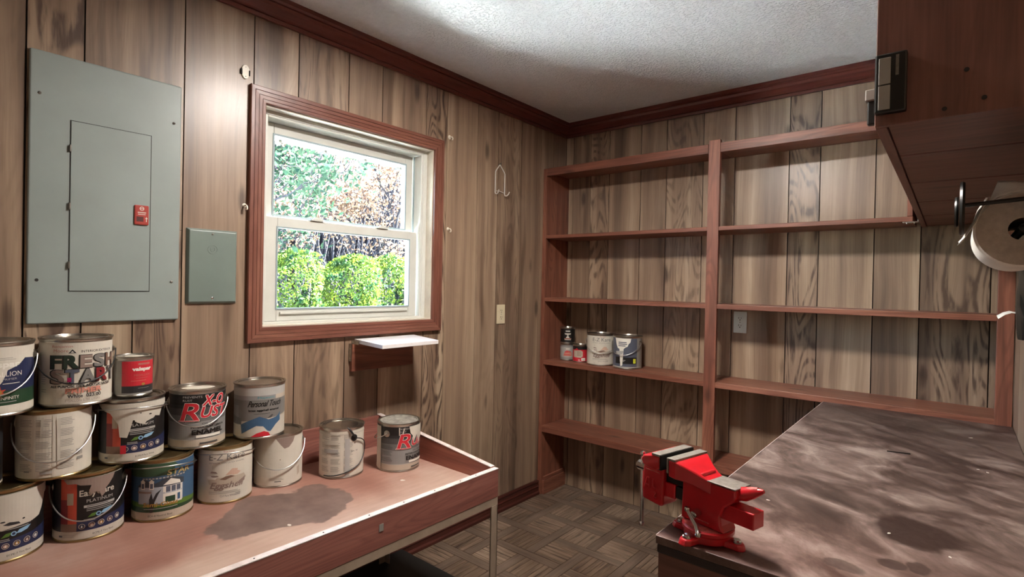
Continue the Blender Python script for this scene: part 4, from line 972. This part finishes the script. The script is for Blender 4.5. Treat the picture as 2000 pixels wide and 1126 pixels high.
def housecan():
    it = [('r', -.15, V0, .15, V1, 'blue'), ('r', -.15, V0, .15, .03, 'beige'), ('r', -.15, .140, .03, V1, 'forest'), ('p', [(-.15, .135), (.0, .14), (.03, .165), (.055, .15), (.03, V1), (-.15, V1)], 'green'), ('p', [(-.15, .03), (.15, .03), (.15, .045), (.05, .058), (0, .05), (-.06, .060), (-.15, .062)], 'leaf'), ('p', [(-.15, .03), (.15, .03), (.15, .038), (0, .043), (-.15, .05)], 'forest'),
          ('r', -.07, .055, .055, .110, 'house'), ('p', [(-.075, .106), (-.05, .130), (-.02, .118), (.015, .135), (.058, .122), (.058, .106)], 'shadow'), ('p', [(.0, .110), (.02, .128), (.045, .118), (.048, .108)], 'white'),
          ('r', .0, .052, .052, .106, 'white'), ('r', .0, .084, .052, .088, 'house'), ('r', -.072, .088, -.03, .094, 'taupe'), ('r', .005, .088, .05, .105, 'slate'), ('r', .006, .056, .032, .074, 'forest')]
    for u in (-.055, -.03): it += [('r', u-.006, .100, u+.006, .124, 'white'), ('r', u-.004, .103, u+.004, .118, 'slate'), ('p', [(u-.008, .123), (u+.008, .123), (u, .131)], 'white')]
    for u in (.006, .02, .034, .048): it.append(('r', u-.0012, .086, u+.0012, .106, 'white'))
    it += [('r', .038, .058, .046, .078, 'blue'), ('p', [(-.034, .03), (-.026, .03), (-.022, .06), (-.012, .085), (-.004, .1), (-.018, .088), (-.026, .07), (-.03, .09), (-.036, .07)], 'charcoal'), ('t', 'STAR', .010, .139, .066, .016, 'tan', .1, .0005)] + [('r', -.055+.009*q, .1305+.0002*q, -.049+.009*q, .1345+.0002*q, 'lightgrey') for q in range(13)] + [('r', -.0, .0, .0001, .0001, 'lightgrey'), ('t', 'Semi-Gloss', -.052, .048, .090, .012, 'gold', .1, .0005), ('l', -.05, .042, .06, 1, .004, .0016, 'lightgrey'), ('t', 'ECH-8 Neutral Base', -.038, .017, .062, .006, 'charcoal')]
    return it
def valred():
    rr = .0495
    return [('r', -.09, .012, -.030, .108, 'greytext'), ('r', -.030, .012, .09, .108, 'red'), ('r', -.030, .012, .09, .032, 'charcoal'), ('r', -.030, .032, .09, .034, 'darkred'), ('t', 'valspar', -.002, .076, .052, .013, 'white', 0, .0008), ('t', 'MEDALLION', .002, .062, .046, .0065, 'pinkred'), ('l', .006, .057, .04, 1, .004, .0012, 'pinkred'), ('l', -.006, .049, .045, 1, .004, .0012, 'salmon'), ('e', .026, .037, .005, .004, 'gold'), ('r', .012, .096, .046, .102, 'pinkred'), ('l', .012, .026, .045, 1, .004, .0012, 'greytext'),
            ('t', 'valspar', -.002, .076, .052, .013, 'white', 0, .0008)]

# bottom row on the table, left to right
z1 = ZS+.0008
can('dark gallon paint can cut by left picture edge, cream drips over navy band, bottom row', .092, -2.782, z1, easycare(3), 'whitebody', 'brass')
can('dark gallon can with orange stripe and white print, wire handle in front, bottom row', .099, -2.596, z1, easycare(1), 'whitebody', 'brass', ears=(R2(-84), R2(76)), drop=.088)
can('gallon paint can printed with a white house, blue sky and green lawn', .113, -2.409, z1, housecan(), 'whitebody', 'brass', ears=(R2(-100), R2(88)), drop=-.02)
can('white gallon can with large grey script and faded still life, bottom row on table', .120, -2.222, z1, ezkare(), 'whitebody', 'brass', ears=(R2(-100), R2(92)), drop=-.02)
can('plain cream gallon can with brown primer patch and wire handle, last of bottom row', .116, -2.032, z1, [('r', -.15, V0, .15, V1, 'cream'), ('l', -.072, .14, -.02, 20, .0052, .0014, 'offwhite'), ('p', [(-.01, .1775), (.058, .1775), (.052, .16), (.036, .142), (.02, .138), (.008, .152)], 'taupe'), ('p', [(.07, .06), (.085, .065), (.085, .035), (.072, .03)], 'beige'), ('l', -.03, .034, .02, 2, .0045, .0015, 'greytext'), ('r', -.012, .021, .010, .0235, 'charcoal'), ('e', .006, .10, .002, .0015, 'brown')], 'whitebody', 'steel', ears=(R2(-86), R2(86)), drop=.082)
# second row
z2 = z1+H+.0012
can('dark gallon can at left picture edge behind white label can, middle row', .095, -2.868, z2, [('r', -.15, V0, .15, V1, 'charcoal'), ('r', -.15, .03, .15, .09, 'black'), ('r', -.15, V0, .15, .014, 'offwhite'), ('l', .0, .07, .06, 3, .006, .002, 'brown')], 'blackbody', 'brass')
can('gallon can turned to its white text label with barcode, wire handle hanging, middle row', .090, -2.676, z2, backlabel([('r', -.004, V0, .0, V1, 'offwhite')]+[('r', .048+i*.0022, .055, .049+i*.0022, .072, 'midgrey') for i in range(8)]+[('r', .05, .042, .066, .050, 'greytext'), ('p', [(-.028, .17), (-.022, .172), (-.024, .13), (-.029, .125)], 'offwhite'), ('p', [(.004, .165), (.012, .165), (.012, .03), (.006, .03)], 'offwhite'), ('l', -.068, .028, -.05, 1, .005, .004, 'greytext'), ('r', -.03, .018, -.004, .024, 'lightgrey')]), 'whitebody', 'brass', ears=(R2(-92), R2(84)), drop=.10)
can('dark gallon can with heavy cream paint running down over its label, middle row', .086, -2.488, z2, easycare(2, 'ECPE-P Pure White'), 'whitebody', 'steel', ears=(R2(-95), R2(86)), drop=-.015)
can('stacked gallon can with big red slanted lettering on black and grey, wire handle', .082, -2.300, z2, xorust(0), 'greybody', 'steel', ears=(R2(-80), R2(80)), drop=.075, patch=True)
can('grey gallon can with blue wave and black script, topmost at right end of stack', .117, -2.106, z2, majestic(), 'greybody', 'steel', tilt=.0)
# third row
z3 = z2+H+.0012
can('navy gallon can with white drips at left picture edge, top row', .10, -2.808, z3, valnavy(), 'whitebody', 'steel', ears=(R2(-80), R2(80)), drop=.095)
can('cream gallon primer can with huge multicoloured block letters, topmost of the stack', .090, -2.629, z3, freshstart(), 'whitebody', 'steel', ears=(R2(-84), R2(88)), drop=.085, wiremat='blackwire')
can('small red quart paint can with black band on top of the stack', .088, -2.488, z3, valred(), 'greybody', 'paintedlid', r=.0495, h=.122, patch=True)
# standing alone on the table
def blackear(t):
    a = R2(33); rot = Matrix.Rotation(a, 3, 'Z') @ Matrix.Rotation(PI/2, 3, 'Y')
    obj('ear', MB().lathe([(.013, 0), (.013, .0015), (.008, .003), (.0055, .006), (0, .0065)], 20, (R*math.cos(a), R*math.sin(a), .15), rot=rot), M['blackiron'], t, world=False, smooth=35)
    ctl = [(33, .150, .009), (50, .143, .008), (68, .125, .007), (78, .10, .006), (70, .072, .005), (48, .046, .005), (16, .026, .005), (-18, .014, .005), (-50, .012, .005)]
    pts = []
    for i in range(len(ctl)-1):
        p0, p1, p2, p3 = ctl[max(i-1, 0)], ctl[i], ctl[i+1], ctl[min(i+2, len(ctl)-1)]
        for k in range(5):
            f = k/5; q = [.5*(2*p1[m]+(p2[m]-p0[m])*f+(2*p0[m]-5*p1[m]+4*p2[m]-p3[m])*f*f+(3*p1[m]-p0[m]-3*p2[m]+p3[m])*f**3) for m in range(3)]
            pts.append(((R+q[2])*math.cos(R2(q[0])), (R+q[2])*math.sin(R2(q[0])), q[1]))
    obj('handle', MB().tube(pts, .002, 8), M['blackwire'], t, world=False, smooth=50)
    obj('wire_end', MB().tube([(.079, .048, .155), (.084, .034, .178), (.080, .02, .192)], [.003, .004, .0025], 8), M['blackwire'], t, world=False, smooth=40)
can('white text label gallon can with black wire handle standing alone mid table', .207, -1.823, z1, backlabel([('r', .012, V0, .030, .15, 'lightgrey'), ('r', -.15, .165, .15, .170, 'offwhite'), ('t', 'SEAL.  RIC', .036, .098, .028, .005, 'charcoal'), ('r', -.07, .098, -.012, .112, 'lightgrey'), ('r', -.07, .128, -.012, .142, 'offwhite'), ('e', .05, .13, .003, .003, 'brown')]), 'whitebody', 'steel', extra=blackear)
can('gallon can with red slanted lettering and white splashes standing alone nearest the far table end', .313, -1.627, z1, xorust(.044, True), 'greybody', 'paintedlid', ears=(R2(-34), R2(-150)), drop=.03)
# cans on the shelf
zs = .8604
def jarred(): return [('r', -.07, .02, .07, .085, 'lightgrey'), ('p', [(-.028, .028), (.03, .028), (.03, .05), (.01, .06), (-.005, .066), (-.02, .05)], 'salmon'), ('p', [(-.02, .05), (.022, .052), (.018, .06), (-.014, .058)], 'red'), ('l', -.022, .04, .026, 2, .006, .0025, 'red'), ('r', -.01, .07, .014, .076, 'white')]
can('clear and silver round tin with red print under a black tin on shelf', .125, -.125, zs, jarred(), 'greybody', 'steel', r=.0455, h=.108, name='small_tin', cat='tin')
can('small black tin with white print stacked on silver tin in shelf corner', .125, -.125, zs+.109, [('r', -.07, .01, .07, .093, 'black'), ('r', -.014, .074, .014, .080, 'white'), ('r', -.02, .058, .02, .064, 'offwhite'), ('r', -.016, .055, .016, .058, 'white'), ('r', -.005, .04, .005, .055, 'lightgrey'), ('p', [(-.012, .034), (.012, .034), (.006, .043), (-.006, .043)], 'white'), ('r', -.022, .026, .022, .031, 'salmon'), ('r', -.020, .021, .020, .024, 'white')], 'blackbody', 'steel', r=.0455, h=.100, name='small_tin', cat='tin')
can('small bright red tin with tan label and barcode on shelf', .228, -.135, zs, [('r', -.07, .006, .07, .078, 'red'), ('r', -.07, .078, .07, .098, 'black'), ('p', [(-.045, .03), (-.045, .072), (.004, .074), (.016, .066), (.016, .036), (.004, .028)], 'beige'), ('l', -.02, .066, .012, 4, .008, .003, 'brown'), ('r', .008, .01, .034, .026, 'white')] + [('r', .012+i*.0022, .013, .0128+i*.0022, .022, 'black') for i in range(9)] + [('p', [(-.04, .076), (-.02, .088), (-.01, .076)], 'red'), ('r', -.012, .012, .0, .016, 'white')], 'blackbody', 'steel', r=.0455, h=.108, name='small_tin', cat='tin')
can('cream gallon can with faded grey script label standing on shelf', .375, -.135, zs, ezkare(), 'whitebody', 'steel', ears=(R2(-92), R2(92)), drop=.075)
can('blue-grey gallon can with white paint drips and yellow tag on shelf', .556, -.135, zs, [('r', -.15, V0, .15, V1, 'slate'), ('r', -.075, .03, .055, .068, 'black'), ('r', .058, V0, .15, V1, 'greytext'), ('r', -.15, V0, .15, .014, 'lightgrey'), ('r', .034, .034, .05, .06, 'yellow'), ('l', -.045, .052, -.01, 2, .006, .003, 'lightgrey'), ('p', [(-.08, V1), (.02, V1), (.016, .155), (.006, .145), (.0, .13), (-.012, .125), (-.022, .115), (-.028, .02), (-.04, .016), (-.044, .07), (-.048, .115), (-.06, .12), (-.07, .14)], 'white'), ('p', [(-.075, .1), (-.02, .105), (-.03, .085), (-.07, .08)], 'lightgrey'), ('l', -.055, .156, .0, 3, .010, .005, 'slate')], 'greybody', 'blackbody' if False else 'steel', ears=(R2(-100), R2(58)), drop=.07)
# ------------------------------------------------------------------ outside
M['lawn'] = plain('lawn', '#2f3a22', .9, 0, .25, 4)
M['bounce_ground'] = plain('pale_bounce_ground', '#d3d9dc', .85, 0, .05, 3)  # pale colour for the unseen ground that reflects sun indoors
M['leafA'] = NT('hedge_leaf').m
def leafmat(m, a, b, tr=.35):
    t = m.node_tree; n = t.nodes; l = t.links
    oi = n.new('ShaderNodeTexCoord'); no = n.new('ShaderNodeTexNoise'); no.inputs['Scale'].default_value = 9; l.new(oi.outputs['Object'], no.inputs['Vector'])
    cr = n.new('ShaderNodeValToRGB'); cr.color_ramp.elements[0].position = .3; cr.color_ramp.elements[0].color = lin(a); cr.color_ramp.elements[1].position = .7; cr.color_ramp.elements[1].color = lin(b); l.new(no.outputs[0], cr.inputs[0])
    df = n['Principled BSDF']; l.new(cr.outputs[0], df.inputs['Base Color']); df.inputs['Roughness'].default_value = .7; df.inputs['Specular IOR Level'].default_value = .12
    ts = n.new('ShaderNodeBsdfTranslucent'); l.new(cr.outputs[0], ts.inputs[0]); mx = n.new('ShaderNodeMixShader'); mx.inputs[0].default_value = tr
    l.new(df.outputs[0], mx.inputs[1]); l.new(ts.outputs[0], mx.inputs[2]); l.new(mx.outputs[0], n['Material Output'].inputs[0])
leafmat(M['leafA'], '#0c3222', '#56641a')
M['leafB'] = NT('rust_leaf').m; leafmat(M['leafB'], '#5a4036', '#86705c')
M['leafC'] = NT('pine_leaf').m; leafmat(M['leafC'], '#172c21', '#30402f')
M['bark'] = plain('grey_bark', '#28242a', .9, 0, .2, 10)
M['soffit'] = plain('white_soffit', '#e6e2d0', .6, 0, .04, 6)
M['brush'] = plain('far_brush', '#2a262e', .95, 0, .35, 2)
GZ = -.35
gr = obj('ground_lawn', MB().box(-30, -.171, -20, 22, GZ-.2, GZ), M['lawn']); gr['kind'] = 'structure'
pt = obj('bounce_ground_near', MB().box(-2.85, -.195, -20, 22, GZ, GZ+.03), M['bounce_ground']); pt['kind'] = 'structure'  # unseen slab, added to bounce sunlight through the window onto the ceiling
pt = obj('bounce_ground_far', MB().box(-9, -2.86, -20, -2.1, GZ, GZ+.03), M['bounce_ground']); pt['kind'] = 'structure'  # unseen slab, added so bounced light reaches the ceiling's right side
ev = thing('roof_eave', 'white roof eave with small brackets outside above the window', 'eave', (-.4, -1.5, 2.1))
obj('soffit', MB().box(-.62, -.172, -6, 4, 2.13, 2.17), M['soffit'], ev)
obj('gutter', MB().box(-.72, -.62, -6, 4, 2.06, 2.16), M['soffit'], ev, bevel=.01)
obj('outer_wall', MB().box(-.19, -.1705, -6, WY0, GZ, 2.13).box(-.19, -.1705, WY1, 4, GZ, 2.13).box(-.19, -.1705, WY0, WY1, GZ, WZ0).box(-.19, -.1705, WY0, WY1, WZ1, 2.13), M['soffit'], ev)
mb = MB()
for k in range(28): mb.box(-.715, -.66, -4+k*.26, -3.985+k*.26, 2.045, 2.06)
obj('gutter_clip', mb, M['slot'], ev)
def leaves(n, c, rad, size, seed, flat=1.0, shell=.55):
    g = np.random.default_rng(seed); d = g.normal(size=(n, 3)); d /= np.linalg.norm(d, axis=1)[:, None]
    rr = shell+(1-shell)*g.random(n)**.6
    p = d*rr[:, None]*np.array(rad); p *= (1+.12*np.sin(p[:, [1]]*9+seed)+.1*np.sin(p[:, [2]]*11))
    p += np.array(c)
    a = g.normal(size=(n, 3)); a /= np.linalg.norm(a, axis=1)[:, None]; b = np.cross(a, g.normal(size=(n, 3))); b /= np.linalg.norm(b, axis=1)[:, None]
    s = size*(.6+.8*g.random(n))[:, None]
    v = np.stack([p-a*s, p+b*s*.45, p+a*s, p-b*s*.45], 1).reshape(-1, 3); f = np.arange(4*n).reshape(-1, 4)
    return v, f
def leafobj(name, v, f, mat, parent):
    me = bpy.data.meshes.new(name); me.from_pydata(v.tolist(), [], f.tolist()); me.materials.append(mat)
    o = link(name, me, parent); return o
hl = ['first clipped green hedge shrub from left seen through the window', 'second clipped green hedge shrub from left seen through the window', 'third clipped green hedge shrub from left seen through the window', 'fourth clipped green hedge shrub from left seen through the window', 'fifth clipped green hedge shrub from left seen through the window', 'sixth clipped green hedge shrub from left seen through the window']
for i in range(6):
    cy = -.9+.72*i; cx = -3.4-.12*(i % 2); top = 1.70-.02*i+(.05 if i % 2 else 0)
    t = thing('hedge_shrub', hl[i], 'shrub', (cx, cy, GZ), 0, 'clipped hedge outside the window')
    hgt = (top-GZ)/2
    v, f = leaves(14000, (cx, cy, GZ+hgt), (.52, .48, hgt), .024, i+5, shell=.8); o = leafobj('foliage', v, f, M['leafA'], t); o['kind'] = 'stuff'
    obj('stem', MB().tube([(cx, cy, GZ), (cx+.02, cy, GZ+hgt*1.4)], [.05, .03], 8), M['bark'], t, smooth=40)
def tree(x, y, h, seed, leafm, label, nl, spread=.5, size=.045):
    rr = random.Random(seed); t = thing('garden_tree', label, 'tree', (x, y, GZ)); mb = MB(); tips = []
    def br(p, d, L, r, dep):
        pts = [p]; q = p
        for k in range(4):
            d = (d+Vector((rr.gauss(0, .16), rr.gauss(0, .16), rr.gauss(.03, .08)))).normalized(); q = q+d*L/4; pts.append(q)
        mb.tube(pts, [r*(1-.14*k) for k in range(5)], 5 if dep > 1 else 7, cap=False)
        if dep >= 3: tips.extend(pts[2:])
        if dep < 5:
            for k in range(3 if dep < 4 else 2): br(pts[rr.choice((2, 3, 4))], (d+Vector((rr.gauss(0, spread), rr.gauss(0, spread), rr.gauss(.1, .25)))).normalized(), L*rr.uniform(.55, .8), r*.55, dep+1)
    br(Vector((x, y, GZ)), Vector((0, 0, 1)), h*.34, .07, 0)
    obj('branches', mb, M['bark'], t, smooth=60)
    if nl:
        g = np.random.default_rng(seed); tp = np.array([tuple(q) for q in tips]); idx = g.integers(0, len(tp), nl); p = tp[idx]+g.normal(size=(nl, 3))*.13
        a = g.normal(size=(nl, 3)); a /= np.linalg.norm(a, axis=1)[:, None]; b = np.cross(a, g.normal(size=(nl, 3))); b /= np.linalg.norm(b, axis=1)[:, None]; s = size*(.6+.8*g.random(nl))[:, None]
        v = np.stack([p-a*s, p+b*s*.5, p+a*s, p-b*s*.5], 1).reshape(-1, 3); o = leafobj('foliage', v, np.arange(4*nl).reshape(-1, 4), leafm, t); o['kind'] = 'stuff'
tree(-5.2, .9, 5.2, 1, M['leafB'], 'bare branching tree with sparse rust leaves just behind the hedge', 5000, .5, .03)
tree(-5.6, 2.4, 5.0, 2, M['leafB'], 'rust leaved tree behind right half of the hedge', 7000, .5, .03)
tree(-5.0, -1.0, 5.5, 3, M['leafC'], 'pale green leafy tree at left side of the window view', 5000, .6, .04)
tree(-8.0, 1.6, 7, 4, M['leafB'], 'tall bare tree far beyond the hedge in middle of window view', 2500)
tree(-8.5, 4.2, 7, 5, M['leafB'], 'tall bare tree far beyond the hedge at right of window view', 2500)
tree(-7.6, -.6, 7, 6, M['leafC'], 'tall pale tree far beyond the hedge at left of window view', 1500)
# tangled brush at the back of the garden
g = np.random.default_rng(3); mb = MB()
for k in range(6000):
    x = -11+g.normal()*.9; y = -3+17*g.random(); h = 1.6+4.6*g.random(); p = Vector((x, y, GZ)); q = p+Vector((g.normal()*.3, g.normal()*.5, h*.6)); w = q+Vector((g.normal()*.4, g.normal()*.5, h*.4))
    mb.tube([p, q, w], [.028, .02, .008], 4, cap=False)
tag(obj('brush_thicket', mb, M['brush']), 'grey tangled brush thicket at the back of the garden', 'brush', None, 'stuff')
